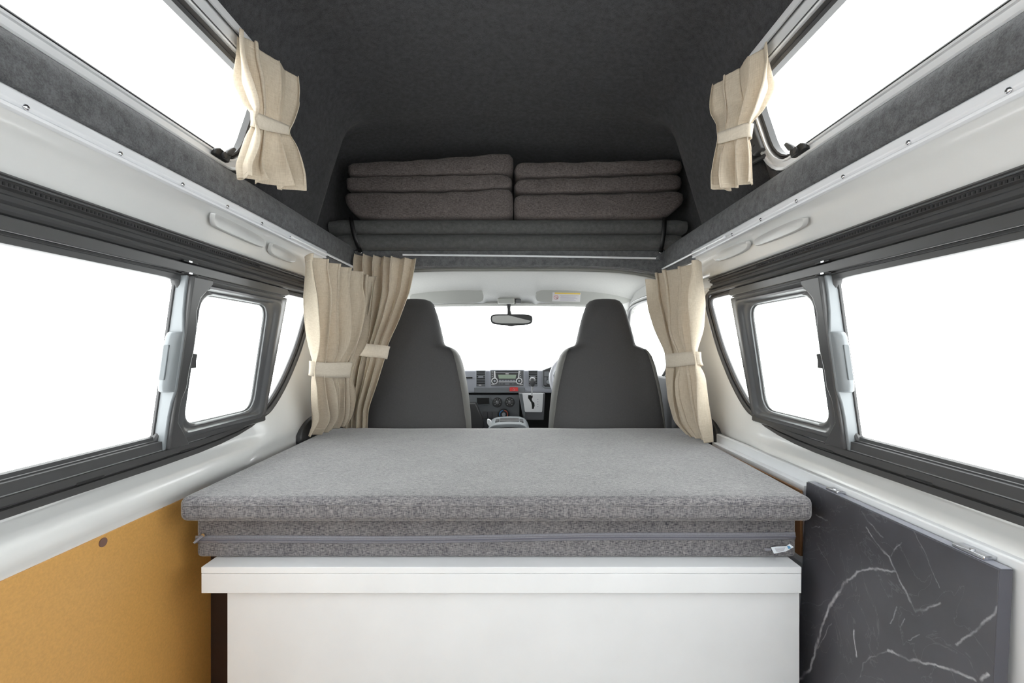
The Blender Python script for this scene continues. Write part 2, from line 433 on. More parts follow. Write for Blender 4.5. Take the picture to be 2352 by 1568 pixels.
# ------------------------------------------------------------------ lower side windows
def lower_window(s):
    nm = 'window_1' if s < 0 else 'window_2'
    W0 = thing(nm, (s*.75, .8, ZC-.2), kind='structure')
    P3 = lambda P, off: [wp(s, y, z, off) for y, z in P]
    # rubber surround in two beads
    m = M().tube(P3(grow(AP, .010), -.006), .0085, 10, closed=True); m.build('seal', m_frame, W0)
    m = M().tube(P3(grow(AP, -.006), .001), .008, 8, closed=True); m.build('seal', m_rub, W0)
    # fixed glass outside
    loop = grow(AP, .004)
    M().prism(P3(loop, .020), P3(loop, .024)).build('pane', m_glass, W0)
    # stacked rails above the window
    ribs = [(.726, .253), (.716, .2525), (.7135, .249), (.7165, .2455), (.7165, .241), (.712, .238), (.712, .232), (.7185, .229), (.7185, .2235),
            (.713, .220), (.712, .212), (.7165, .2075), (.7225, .206), (.7225, .2015), (.715, .1985), (.7155, .190), (.724, .186), (.735, .186)]
    hi = [p for p in ribs if p[1] > .2285]+[(.7185, .2265)]
    lo = [(.7185, .2265)]+[p for p in ribs if p[1] < .2275]
    extr(s, hi, YB, 1.90).build('upper_rail', m_rail, W0, sharp=25)
    extr(s, lo, YB, 1.80).build('upper_rail', m_frame, W0, sharp=25)
    M().tube([Vector((s*.7115, YB, ZC+.2435)), Vector((s*.7115, 1.85, ZC+.2435))], .0016, 6).build('gold_thread_line', m_frame2, W0)
    # ribbed zip-like strip
    m = M()
    y = .25
    while y < 1.30:
        m.box((min(s*.7105, s*.7135), y, ZC+.233), (max(s*.7105, s*.7135), y+.003, ZC+.2375)); y += .0075
    m.build('ribbed_strip', m_blk, W0)
    # hanging slider rail
    a, z0, z1 = -.012, .166, .187
    ol = [(YB, z0), (1.44, z0), (1.456, z0+.006), (1.452, z0+.012), (1.44, z1), (YB, z1)]
    wallprism(s, ol, 0, -.022).build('slider_rail', m_frame, W0, bevel=.002)
    wallprism(s, [(YB, .1615), (1.44, .1615), (1.44, .1655), (YB, .1655)], -.004, -.018).build('rail_gap', m_blk, W0)
    # small clips on the rail
    for zz, o in ((.189, -.016), (.163, -.020)):
        wallprism(s, [(.985, zz), (1.03, zz), (1.03, zz+.004), (.985, zz+.004)], o, o-.007).build('rail_clip', m_blk, W0, bevel=.001)
        wallprism(s, [(.998, zz+.0005), (1.008, zz+.0005), (1.008, zz+.004), (.998, zz+.004)], o-.006, o-.009).build('rail_clip', m_steel, W0)
    # near window border (top band and thin vertical edge)
    o_ = rect(.02, -.206, 1.03, .166, 0); 
    R1 = resample(rect(-.55, -.215, 1.03, .168, .002), 160); R2 = resample(rect(-.46, -.200, 1.0015, .149, .012), 160)
    wallring(s, [(R1, -.003), (lerp_loop(R1, R2, .3), -.010), (lerp_loop(R1, R2, .9), -.010), (R2, -.006), (R2, .006)]).build('near_frame', m_frame, W0, sharp=40)
    wallprism(s, [(.9965, -.205), (.9995, -.205), (.9995, .160), (.9965, .160)], .006, -.001).build('near_frame_edge', m_rub, W0, bevel=.002)
    # bottom track
    pr = [(.785, -.203), (.768, -.204), (.757, -.2045), (.7565, -.2225), (.7595, -.2235), (.7590, -.2250), (.7535, -.2255), (.7525, -.2385), (.7560, -.2400), (.764, -.2410), (.764, -.2440), (.7575, -.2460), (.7565, -.2585), (.766, -.2615), (.79, -.262)]
    m = extr(s, pr[:6], YB, 1.415); m.build('bottom_track', m_frame, W0, sharp=25)
    m = extr(s, [(.7595, -.2235), (.757, -.2243), (.7590, -.2252)], YB, 1.41); m.build('track_highlight', m_silver, W0)  # pale strip paints the highlight along the track
    rws = []
    for yy, f_ in ((YB, 0), (1.0, 0), (1.12, .04), (1.2, .12), (1.28, .28), (1.35, .5), (1.40, .75), (1.44, 1.0)):
        rws.append([Vector((s*(x+(.768-x)*f_*.8), yy, ZC+z+(-.207-z)*f_)) for x, z in pr[5:]])
    M().loft(rws).build('bottom_track', m_rail, W0, sharp=25)
    for y0 in (.80, 1.05):
        M().box((min(s*.752, s*.7545), y0, ZC-.2415), (max(s*.752, s*.7545), y0+.055, ZC-.2365)).build('track_stop', m_blk, W0, bevel=.001)
    # ---- sliding window
    outo = [(1.01, -.222), (1.418, -.222), (1.452, .160), (1.01, .160)]
    inn = [(1.065, -.182), (1.352, -.182), (1.356, .128), (1.065, .128)]
    def rr(q, r, n=6):
        o = []
        N = len(q)
        for i in range(N):
            p = Vector(q[i]); a = (Vector(q[i-1])-p).normalized(); b = (Vector(q[(i+1) % N])-p).normalized()
            P0 = p+a*r; P1 = p+b*r
            for k in range(n+1):
                t = k/n; o.append(tuple(P0*(1-t)**2+p*2*t*(1-t)+P1*t*t))
        return o
    OO = rr(outo, .006); II = rr(inn, .045)
    loops = [(OO, .0), (OO, -.018), (lerp_loop(OO, II, .25), -.019), (lerp_loop(OO, II, .32), -.022), (lerp_loop(OO, II, .45), -.030), (lerp_loop(OO, II, .62), -.030),
             (lerp_loop(OO, II, .72), -.022), (lerp_loop(OO, II, .80), -.019), (lerp_loop(OO, II, .88), -.020), (II, -.015), (II, -.002)]
    sf = wallring(s, loops).build('sliding_frame', m_frame2, W0, sharp=50)
    gl = grow(II, .006)
    M().tube(P3(grow(II, .001), -.007), .004, 6, closed=True).build('glazing_bead', m_rub, sf)
    M().prism(P3(gl, -.004), P3(gl, -.001)).build('pane', m_glass, sf)
    # handle pillar
    fr = [(1873, 685), (1882, 717), (1883, 761), (1889, 805), (1899.5, 852), (1905, 890), (1916, 917), (1921.5, 943), (1924, 969)]
    fr = [W(x, y, -.026) for x, y in fr]
    pil = [(1.006, -.225), (1.072, -.225)]+[(p[0], p[1]) for p in reversed(fr)]+[(1.075, .150), (1.075, .1615), (1.006, .1615)]
    wallprism(s, pil, -.004, -.034).build('handle_pillar', m_frame, sf, bevel=.004, seg=3)
    # light grey near face with waist
    nf = []
    edge = [(-.225, .024), (-.15, .024), (-.12, .026), (-.10, .030), (-.09, .031), (.03, .031), (.05, .028), (.08, .024), (.12, .022), (.1615, .022)]
    A_ = [wp(s, 1.0, z, 0) for z, w_ in edge]+[wp(s, 1.0, z, -.001-w_) for z, w_ in reversed(edge)]
    M().prism(A_, [p+Vector((0, .008, 0)) for p in A_]).build('handle_pillar_face', m_lgrey, sf, bevel=.002)
    # grip
    zs = [-.096, -.092, -.080, 0.012, .026, .034, .037]
    rows = []
    for i, z in enumerate(zs):
        k = [0.55, .85, 1, 1, .92, .75, .5][i]
        y0 = 1.0-.022*k
        xo, xi = -.004, -.031
        pts = [(1.006, xo), (y0+.006, xo-.001), (y0, xo-.007), (y0, xi+.012), (y0+.005, xi+.004), (y0+.012, xi), (1.003, xi)]
        rows.append([wp(s, y, z, x) for y, x in pts])
    M().loft(rows, closed=True, caps=True).build('grip', m_lgrey, sf, bevel=.003, seg=3, sharp=60)
    M().prism([wp(s, .977, z, x) for z, x in ((-.068, -.010), (-.068, -.022), (.008, -.022), (.008, -.010))],
              [wp(s, .981, z, x) for z, x in ((-.068, -.010), (-.068, -.022), (.008, -.022), (.008, -.010))]).build('grip_slot', m_lgrey2, sf, bevel=.0015)
    # latch
    lt = [W(x, y, -.02) for x, y in [(1902, 810), (1880, 813), (1883, 828), (1883, 845), (1902, 846)]]
    wallprism(s, lt, -.012, -.026).build('latch', m_frame, sf, bevel=.0015)
    return W0
lower_window(-1); lower_window(1)

# ------------------------------------------------------------------ high roof shell
def roof():
    half = [(.665, .42), (.577, .68), (.562, .72), (.538, .765), (.506, .798), (.500, .801), (.494, .803), (.40, .836), (.25, .853), (.12, .860), (0, .862)]
    def sec(Y, h, dx=0, lo=.42, low_from=0):
        pts = []
        for i, (x, z) in enumerate(half):
            if i < low_from: continue
            zz = .42+(z-.42)*h
            xx = x+dx*max(0, 1-(z-.42)/.44)
            if i == 0: zz = lo
            pts.append((xx, Y, zz))
        L = [Vector((-x, y, ZC+z)) for x, y, z in pts]; R = [Vector((x, y, ZC+z)) for x, y, z in reversed(pts[:-1])]
        return L+R
    m = M()
    m.loft([sec(YB, 1, low_from=1), sec(.3, 1, low_from=1), sec(1.14, 1, low_from=1)])
    wide = [(.745, .40), (.735, .56), (.722, .70), (.690, .775), (.58, .815), (.53, .825), (.494, .832), (.40, .845), (.25, .855), (.12, .860), (0, .862)]
    def sec2(Y, h, k=1.0):
        pts = [(x*k, Y, .40+(z-.40)*h) for x, z in wide]
        return [Vector((-x, y, ZC+z)) for x, y, z in pts]+[Vector((x, y, ZC+z)) for x, y, z in reversed(pts[:-1])]
    def mixs(Y, t): return [a.lerp(b, t) for a, b in zip(sec(Y, 1), sec2(Y, 1))]
    S = [sec(1.14, 1), sec(1.35, 1), sec(1.5, 1), mixs(1.56, .06), mixs(1.60, .25), mixs(1.64, .62), mixs(1.68, .9), sec2(1.72, 1), sec2(1.8, .98), sec2(1.95, .95), sec2(2.08, .90), sec2(2.18, .80), sec2(2.26, .60), sec2(2.32, .36), sec2(2.36, .12), sec2(2.375, .01)]
    m.loft(S)
    # window corner fillets on both sides
    for s in (-1, 1):
        R1 = resample(rect(-.10, .42, 1.14, .68, .0005), 120)
        R2 = resample(rect(-.08, .4205, 1.135, .6795, .07), 120)
        m.add(*(lambda q: (q.v, q.f))(wallring(s, [(R1, 0), (R2, .0)], ux)))
        m.add(*(lambda q: (q.v, q.f))(extr(s, [(.665, .42), (.577, .68)], YB, -.10)))
    # shelf over the cab
    for sx in (-1, 1):
        m.add([(sx*.690, 1.64, ZC+.396), (sx*.745, 1.64, ZC+.396), (sx*.745, 1.86, ZC+.396), (sx*.690, 1.86, ZC+.396)], [(0, 1, 2, 3)])
    m.add([(-.745, 1.86, ZC+.393), (.745, 1.86, ZC+.393), (.74, 2.375, ZC+.393), (-.74, 2.375, ZC+.393)], [(0, 1, 2, 3)])
    c = m.build('ceiling', m_carpet, kind='structure', sharp=70)
    sd = c.modifiers.new('thick', 'SOLIDIFY'); sd.thickness = .004; sd.offset = 0
    return c
roof()
def upper_window(s):
    W0 = thing('window_3' if s < 0 else 'window_4', (s*.62, .6, ZC+.43), kind='structure')
    O = resample(rect(-.08, .4205, 1.135, .682, .07), 160); 
    I = resample(rect(-.045, .447, 1.09, .618, .05), 160)
    # stepped silver frame: wide profile at the top, narrow at the bottom
    steps = [(0, .004), (0, -.010), (.10, -.012), (.22, -.012), (.24, -.007), (.55, -.007), (.57, -.012), (.70, -.012), (.72, -.004)]
    wallring(s, [(lerp_loop(O, I, t), o) for t, o in steps], ux).build('frame', m_silver, W0, sharp=25)
    wallring(s, [(lerp_loop(O, I, t), o) for t, o in ((.70, -.003), (.78, -.008), (.84, -.002), (.90, -.006), (1, -.004), (1, .012))], ux).build('rubber_seal', m_rub, W0, sharp=25)
    # inner liner lines on the top bar
    for z, r, mm in ((.663, .0016, m_rub), (.640, .0016, m_rub)):
        M().tube([wp(s, -.02, z, -.012, ux), wp(s, 1.05, z, -.012, ux)], r, 6).build('groove_line', mm, W0)
    gl = grow(I, .006)
    M().prism([wp(s, y, z, .006, ux) for y, z in gl], [wp(s, y, z, .010, ux) for y, z in gl]).build('pane', m_glass, W0)
    # latch at the sill
    yl = 1.005 if s > 0 else 1.03
    L = wallprism(s, [(yl-.030, .428), (yl+.022, .428), (yl+.022, .444), (yl-.018, .446), (yl-.030, .440)], -.008, -.019, ux).build('latch', m_blk, W0, bevel=.003)
    wallprism(s, [(yl+.002, .440), (yl+.020, .444), (yl+.028, .462), (yl+.018, .464), (yl+.004, .450)], -.012, -.022, ux).build('lever', m_rub, L, bevel=.003)
    M().disc(wp(s, yl-.004, .436, -.018, ux), (-s, 0, 0), .007, .006, 14).build('knob', m_rub, L)
    # stay arm bracket in front of the frame
    br = wallprism(s, [(1.108, .487), (1.148, .484), (1.156, .60), (1.112, .602)], .0, -.022, ux).build('stay_bracket', m_frame, W0, bevel=.003)
    M().disc(wp(s, 1.128, .502, -.022, ux), (-s, 0, 0), .003, .002, 10).build('bracket_screw', m_steel, br)
    M().tube([wp(s, 1.12, .474, -.010, ux), wp(s, 1.165, .474, -.022, ux), wp(s, 1.205, .468, -.028, ux)], .006, 8).build('stay_arm', m_rub, br)
    M().tube([wp(s, 1.205, .468, -.028, ux), wp(s, 1.20, .515, -.020, ux)], .0045, 8).build('stay_arm', m_rub, br)
upper_window(-1); upper_window(1)

# ------------------------------------------------------------------ bulkhead, shelf boards and cushions
bx_ = [-.70+1.40*i/40 for i in range(41)]
bo = [(x, .337-.050*(abs(x)/.66)**5) for x in bx_]+[(.70, .399), (-.70, .399)]
M().prism([Vector((x, 1.852, ZC+z)) for x, z in bo], [Vector((x, 1.90, ZC+z)) for x, z in bo]).build('trim_5', m_carpet2, bevel=.004, seg=3, kind='structure')
cr = M().tube([at(925, 585, 1.836), at(1200, 587.5, 1.836), at(1512, 593, 1.836)], .0042, 8).build('curtain_rail', m_alu,
      label='thin white curtain rail fixed across the carpeted beam above the cab opening', cat='curtain rail')
M().box(tuple(at(1507, 597, 1.832)), tuple(at(1514, 589, 1.842))).build('end_stop', m_steel, cr)
def board(px0, px1, py0, py1, Y, dep, label):
    a = at(px0, py1, Y); b = at(px1, py0, Y); h = b.z-a.z; r = h/2; m = M(); rows = []
    n = 40
    for k in range(n+1):
        x = a.x+(b.x-a.x)*k/n; e = .82 if k in (0, n) else 1
        j = .0012*math.sin(k*1.7)+.001*math.sin(k*.6+1)
        rows.append([Vector((x, Y+r-math.cos(t)*r*e+j, a.z+r+math.sin(t)*r*e)) for t in [(-PI/2+PI*q/10) for q in range(11)]]+[Vector((x, Y+dep, a.z+r+r*e)), Vector((x, Y+dep, a.z+r-r*e))])
    return m.loft(rows, closed=True, caps=True).build('bed_board', m_foamwrap, label=label, cat='bed board', group='padded boards on the shelf over the cab')
board(752, 1581, 502, 533.5, 1.80, .32, 'upper long padded grey board directly under the stacked cushions over the cab')
board(771, 1568, 535.5, 569, 1.805, .32, 'lower long padded grey board lying on the carpeted shelf over the cab')
def strap(pts, sx, label):
    root = thing('strap', at(pts[-1][0], pts[-1][1], 1.84), label, 'strap', 'black straps over the boards')
    m = M(); L = []; R = []
    for (x, y, Y) in pts:
        p = at(x, y, Y); L.append(p+Vector((-.0085, 0, 0))); R.append(p+Vector((.0085, 0, 0)))
    m.loft([L, R]).build('webbing', m_blk, root, solid=.0015)
    M().disc(at(pts[-1][0], pts[-1][1], 1.85), (0, -1, 0), .0085, .006, 16).build('anchor_cap', m_steel, root, bevel=.002)
strap([(806, 499, 1.805), (808, 512, 1.792), (812, 532, 1.792), (815, 545, 1.795), (822, 565, 1.80), (828, 579, 1.843)], -1, 'black webbing strap over the left ends of the padded boards')
strap([(1527, 499, 1.805), (1526, 512, 1.792), (1525, 532, 1.792), (1523, 545, 1.795), (1520, 565, 1.80), (1518, 579, 1.843)], 1, 'black webbing strap over the right ends of the padded boards')
def cushion(pts, Y, dep, label):
    P = resample(smooth_closed(pts, 2), 72); m = M(); rows = []
    cx = sum(p[0] for p in P)/len(P); cy = sum(p[1] for p in P)/len(P)
    h = max(p[1] for p in P)-min(p[1] for p in P)
    for dy, ins in ((0, .30), (.003, .13), (.010, .045), (.022, 0), (dep-.02, 0), (dep-.006, .05), (dep, .25)):
        r = []
        for k, (x, y) in enumerate(P):
            ix = x+(cx-x)*min(1, ins*h/abs(x-cx+1e-6)) if abs(x-cx) > 1 else x
            iy = y+(cy-y)*min(1, ins)
            w_ = .004*math.sin(k*.5+x*.03)
            a_ = at(ix, iy, Y); r.append(a_+Vector((0, dy+(w_ if dy < .02 else 0), 0)))
        rows.append(r)
    return m.loft(rows, closed=True, caps=True).build('cushion', m_cush, label=label, cat='cushion', group='dark cushions stacked over the cab', sharp=80)
YC = 1.79
cushion([(786, 455), (790, 438), (900, 440), (1060, 438), (1150, 430), (1172, 431), (1179, 445), (1179, 480), (1176, 499), (1000, 499), (822, 500), (800, 480)], YC, .27, 'thick bottom cushion of the left stack over the cab')
cushion([(792, 410), (796, 403), (1000, 401), (1150, 397), (1172, 400), (1178, 416), (1174, 430), (1140, 432), (1030, 438), (900, 437), (795, 436), (791, 425)], YC+.005, .27, 'thin middle cushion of the left stack over the cab')
cushion([(794, 385), (800, 371), (920, 368), (1060, 357), (1165, 348), (1178, 352), (1180, 385), (1172, 397), (1050, 399), (900, 402), (800, 403), (794, 396)], YC, .27, 'top cushion of the left stack, tilted up towards the middle')
cushion([(1180, 455), (1188, 443), (1380, 444), (1560, 436), (1575, 440), (1575, 462), (1552, 482), (1530, 499), (1350, 499), (1190, 499), (1180, 488)], YC, .27, 'thick bottom cushion of the right stack over the cab')
cushion([(1181, 418), (1196, 408), (1380, 405), (1555, 397), (1570, 402), (1571, 425), (1560, 434), (1400, 440), (1260, 442), (1190, 441), (1181, 430)], YC+.005, .27, 'thin middle cushion of the right stack over the cab')
cushion([(1181, 380), (1192, 370), (1300, 371), (1440, 367), (1560, 362), (1572, 368), (1571, 388), (1558, 394), (1400, 400), (1200, 407), (1182, 398)], YC, .27, 'top cushion of the right stack, lying nearly flat')

# ------------------------------------------------------------------ bed
def mattress(name, x0f, x1f, x0b, x1b, y0, y1, z0, z1, r, mtl, label, wav=.0):
    NX, n = 64, 6
    m = M(); rows = []
    def ring(Y, ins, e):
        t = (Y-y0)/(y1-y0); a = x0f+(x0b-x0f)*t+e; b = x1f+(x1b-x1f)*t-e
        P = []
        zz0 = z0+ins; zz1 = z1-ins; rr_ = max(r-ins, .001)
        for k in range(n+1):
            q = PI/2*k/n; P.append((a+rr_-rr_*math.cos(q), zz1-rr_+rr_*math.sin(q)))
        for k in range(1, NX): 
            x = a+rr_+(b-a-2*rr_)*k/NX
            P.append((x, zz1+wav*(math.sin(x*9+Y*4)*.5+.5*math.sin(x*17-Y*7))))
        for k in range(n+1):
            q = PI/2*(1-k/n); P.append((b-rr_+rr_*math.cos(q), zz1-rr_+rr_*math.sin(q)))
        for k in range(n+1):
            q = PI/2*k/n; P.append((b-rr_+rr_*math.cos(q), zz0+rr_-rr_*math.sin(q)))
        for k in range(NX-1, 0, -1): P.append((a+rr_+(b-a-2*rr_)*k/NX, zz0))
        for k in range(n+1):
            q = PI/2*(1-k/n); P.append((a+rr_-rr_*math.cos(q), zz0+rr_-rr_*math.sin(q)))
        return [Vector((x, Y, ZC+z)) for x, z in P]
    h = r
    for k in range(6):
        q = PI/2*k/5; rows.append(ring(y0+h*(1-math.sin(q)), h*(1-math.cos(q))*.98, h*(1-math.cos(q))))
    rows = rows[::-1]
    rows = [ring(y0+h*(1-math.cos(q)), h*(1-math.sin(q)), h*(1-math.sin(q))) for q in [PI/2*k/6 for k in range(7)]]
    for k in range(1, 16): rows.append(ring(y0+h+(y1-y0-2*h)*k/16, 0, 0))
    rows += [ring(y1-h*(1-math.cos(q)), h*(1-math.sin(q)), h*(1-math.sin(q))) for q in [PI/2*k/6 for k in range(6, -1, -1)]]
    m.loft(rows, closed=True, caps=True)
    return m.build(name, mtl, label=label, cat='mattress', group='folded bed mattress pair', sharp=80)
mt = mattress('mattress', -.712, .668, -.735, .705, .985, 1.86, -.3775, -.3235, .016, m_matt, 'wide grey woven mattress forming the top layer of the bed', .0012)
# piping seams
M().tube([Vector((x, .9845+.0004*math.sin(x*40), ZC-.340+.0008*math.sin(x*13))) for x in [-.700+1.356*k/60 for k in range(61)]], .0008, 6).build('seam', m_matt, mt)
ml = mattress('mattress', -.712, .664, -.72, .665, 1.042, 1.84, -.4795, -.3785, .010, m_matt, 'lower grey mattress with a long zip, lying on the white bench top', .0)
zx = [-.712+1.372*k/80 for k in range(81)]
def zz(x): return ZC-.434+.0020*math.sin(x*7)-.004*((x+.03)/.7)**2*(-1 if x > 0 else .2)-.008*(x+.03)/.7*-.5
for o0, o1, mm, d, nm in ((-.0085, .0085, m_tape, .0006, 'zip'),):
    z_ = M().loft([[Vector((x, 1.0415-d, zz(x)+o0)) for x in zx], [Vector((x, 1.0415-d-.0012, zz(x))) for x in zx], [Vector((x, 1.0415-d, zz(x)+o1)) for x in zx]]).build(nm, mm, ml, solid=.0008)
M().tube([Vector((x, 1.0395, zz(x)-.0015)) for x in zx], .0019, 6).build('zip_teeth', mat('zip_teeth_grey', (.13, .13, .165), .5), z_)
M().tube([Vector((x, 1.0392, zz(x)+.0030)) for x in zx], .0007, 4).build('zip_teeth', mat('zip_line_grey', (.17, .17, .20), .5), z_)
p0 = at(464, 1232, 1.034)
M().prism([p0+Vector(q) for q in ((.000, 0, .004), (.004, 0, .001), (-.014, -.004, -.015), (-.019, -.004, -.012))], [p0+Vector(q) for q in ((.000, .002, .004), (.004, .002, .001), (-.014, -.002, -.015), (-.019, -.002, -.012))]).build('zip_pull', m_tape, z_, bevel=.0006)
M().disc(p0+Vector((.002, .004, .003)), (0, -1, 0), .004, .004, 12).build('zip_slider', m_steel, z_)
# care label
cl = [at(1771, 1257, 1.030), at(1785, 1255, 1.024), at(1806, 1254, 1.020), at(1814, 1249, 1.017), at(1823, 1256, 1.015), at(1805, 1266, 1.016), at(1778, 1271, 1.022)]
tag = M().prism(cl, [p+Vector((0, .0008, 0)) for p in cl]).build('care_label', mat('white_label', (.75, .80, .86), .5), ml)
for k in range(4):
    y = 1259+k*2.4
    a = at(1780+k*1.2, y+.8, 1.018); b = at(1804-k, y-1.5, 1.0135)
    M().prism([a, b, b+Vector((0, 0, .0006)), a+Vector((0, 0, .0006))], [q+Vector((0, .001, 0)) for q in (a, b, b+Vector((0, 0, .0006)), a+Vector((0, 0, .0006)))]).build('print_line', m_txt, tag)
a = at(1808, 1253, 1.0125); M().prism([a, a+Vector((.006, 0, -.001)), a+Vector((.009, 0, -.006)), a+Vector((.003, 0, -.007))], [q+Vector((0, .001, 0)) for q in (a, a+Vector((.006, 0, -.001)), a+Vector((.009, 0, -.006)), a+Vector((.003, 0, -.007)))]).build('print_block', m_txtb, tag)
M().box(tuple(at(1757, 1265, 1.036)), tuple(at(1770, 1258, 1.040))).build('label_stub', m_tape, ml, bevel=.001)

# ------------------------------------------------------------------ bench
bn = thing('bed_bench', (0, 1.02, 0), 'white laminate bed bench with thick top edge standing under the mattresses', 'bench')
M().box((-.671, 1.0, ZC-.4945), (.6485, 1.845, ZC-.4805)).build('bench_top', m_board, bn, bevel=.0008)
M().box((-.671, 1.0005, ZC-.5380), (.6485, 1.0115, ZC-.4950)).build('edge_strip', m_board, bn, bevel=.0008)
M().box((-.621, 1.012, .0), (.6515, 1.030, ZC-.4950)).build('front_panel', m_board, bn, bevel=.0006)
M().box((-.621, 1.0305, .0), (-.604, 1.84, ZC-.4955)).build('side_panel', m_board, bn)
M().box((.6335, 1.0305, .0), (.6515, 1.84, ZC-.4955)).build('side_panel', m_board, bn)
M().box((-.604, 1.82, .0), (.630, 1.838, ZC-.4955)).build('rear_panel', m_board, bn)

# hardboard lining, left
hb = M().box((-.7640, YB, .02), (-.7605, 1.167, ZC-.3530)).build('lining_panel', m_mdf, bevel=.0008,
      label='amber brown hardboard panel lining the lower left wall beside the bed', cat='wall panel')
Yp = (-.7605-CX)*F/(236-VX)
M().disc(Vector((-.7605, Yp, ZC-(1245-800)/F*Yp)), (1, 0, 0), .0085, .0015, 20).build('screw_cap', m_plug, hb)
M().box((-.764, 1.168, .02), (-.624, 1.180, ZC-.4955)).build('gap_shade_sheet', mat('gap_shade_brown', (.035, .016, .009), .6), label='added dark brown sheet standing in for the shade in the gap between the amber panel and the white bench', cat='board')  # added sheet, shade of the open gap put into its dark colour
# ------------------------------------------------------------------ white side rail and dark marble panel, right
sr = M().box((.7345, .0, ZC-.52), (.7500, 1.615, ZC-.302)); 
sr.build('side_rail', m_board, bevel=.003, seg=3, label='long white laminate side rail along the right edge of the bed', cat='side rail')
M().box((.706, 1.095, ZC-.50), (.712, 1.60, ZC-.3420)).build('bed_cleat', m_mdfedge, bevel=.0008, label='raw brown board strip wedged between the mattress and the white side rail', cat='board')
M().box((.7135, 1.093, ZC-.52), (.7335, 1.60, ZC-.330)).build('packing_board', m_board, label='white packing board between the brown strip and the side rail', cat='board')
# marble panel: leaning sheet
def mp_(Y, Z, out=0): return Vector((.7095+(Z+.316)*.05+out, Y, ZC+Z))
PY0, PY1, PZ0, PZ1 = .650, 1.078, -.92, -.316
cY, cZ = (PY0+PY1)/2, (PZ0+PZ1)/2
def ms(px, py):      # photo point -> local (Y, Z) on panel
    X = .7095
    for _ in range(20):
        Y = (X-CX)*F/(px-VX); Z = (VY-py)/F*Y; X = .7095+(Z+.316)*.05
    return (Y-cY, Z-cZ)
def chain(pts, w_, i_): return [(ms(*a), ms(*b), w_, i_) for a, b in zip(pts, pts[1:])]
def zp(x, y): return (1552+x/2.76, 1000+y/2.76)
segs = []
segs += chain([zp(765, 1560), zp(850, 1485), zp(885, 1370), zp(930, 1200), zp(1000, 1040), zp(1085, 925)], .0042, .85)
segs += chain([zp(1085, 925), zp(1150, 865), zp(1230, 845), zp(1310, 850), zp(1400, 870)], .0026, .55)
segs += chain([zp(1210, 580), zp(1270, 670), zp(1340, 760), zp(1400, 870), zp(1460, 990), zp(1515, 1115)], .0024, .5)
segs += chain([zp(1180, 480), zp(1240, 560), zp(1320, 650)], .0018, .35)
segs += chain([zp(1515, 1115), zp(1600, 1080), zp(1670, 1062)], .0024, .5)
segs += chain([zp(1345, 1355), zp(1480, 1420), zp(1600, 1450), zp(1740, 1480), zp(1900, 1545)], .0028, .7)
segs += chain([zp(1345, 1355), zp(1240, 1400), zp(1190, 1450), zp(1175, 1530)], .0018, .3)
segs += chain([zp(1780, 1330), zp(1870, 1260), zp(1970, 1180), zp(2050, 1060)], .0028, .6)
segs += chain([zp(1130, 1240), zp(1142, 1390)], .0030, .75)
segs += chain([zp(890, 500), zp(965, 545)], .0022, .6)
segs += chain([zp(1510, 600), zp(1600, 790), zp(1670, 970)], .0012, .28)
segs += chain([zp(890, 680), zp(1010, 890)], .0010, .25)
segs += chain([zp(860, 585), zp(915, 580)], .0014, .35)
segs += chain([zp(1355, 1180), zp(1410, 1090)], .0018, .4)
segs += chain([zp(985, 1195), zp(930, 1300), zp(890, 1360)], .0016, .45)
segs += chain([zp(1940, 1550), zp(1975, 1500)], .0035, .8)
segs += chain([zp(1360, 770), zp(1430, 670)], .0014, .3)
segs += chain([zp(800, 1060), zp(900, 1075), zp(975, 1040)], .0010, .22)
segs += chain([zp(1420, 1215), zp(1460, 1165)], .0014, .3)
segs += chain([zp(1470, 1290), zp(1545, 1265)], .0014, .3)
m_marb = marble(segs)
ol = [(PY0, PZ0), (PY1, PZ0), (PY1, PZ1), (PY0, PZ1)]
dp = thing('cabinet_flap', (.70, .86, ZC-.92), 'dark marble patterned flap panel standing upright against the white side rail', 'cabinet panel')
mpan = M().prism([mp_(y, z) for y, z in ol], [mp_(y, z, .019) for y, z in ol]).build('panel', m_marb, dp, bevel=.0006)
# edging and hinge track behind
M().prism([mp_(PY0-.0012, PZ0), mp_(PY0-.0012, PZ1), mp_(PY0-.0012, PZ1, .019), mp_(PY0-.0012, PZ0, .019)], [mp_(PY0-.0002, PZ0), mp_(PY0-.0002, PZ1), mp_(PY0-.0002, PZ1, .019), mp_(PY0-.0002, PZ0, .019)]).build('edge_band', mat('dark_edge', (.09, .09, .11), .3), dp)
M().prism([mp_(PY0, PZ1+.0004, .003), mp_(PY1, PZ1+.0004, .003), mp_(PY1, PZ1+.0004, .019), mp_(PY0, PZ1+.0004, .019)], [mp_(PY0, PZ1+.0016, .003), mp_(PY1, PZ1+.0016, .003), mp_(PY1, PZ1+.0016, .019), mp_(PY0, PZ1+.0016, .019)]).build('edge_band', mat('pale_edge', (.30, .31, .36), .25), dp)
for yy, l_ in ((1.0, .035), (.70, .05)):
    M().box((.714, yy-l_/2, ZC-.3145), (.733, yy+l_/2, ZC-.309)).build('hinge_bracket', m_steel, dp, bevel=.0012)
    M().disc(Vector((.722, yy, ZC-.3095)), (0, 0, 1), .0035, .002, 10).build('hinge_screw', m_steel, dp)

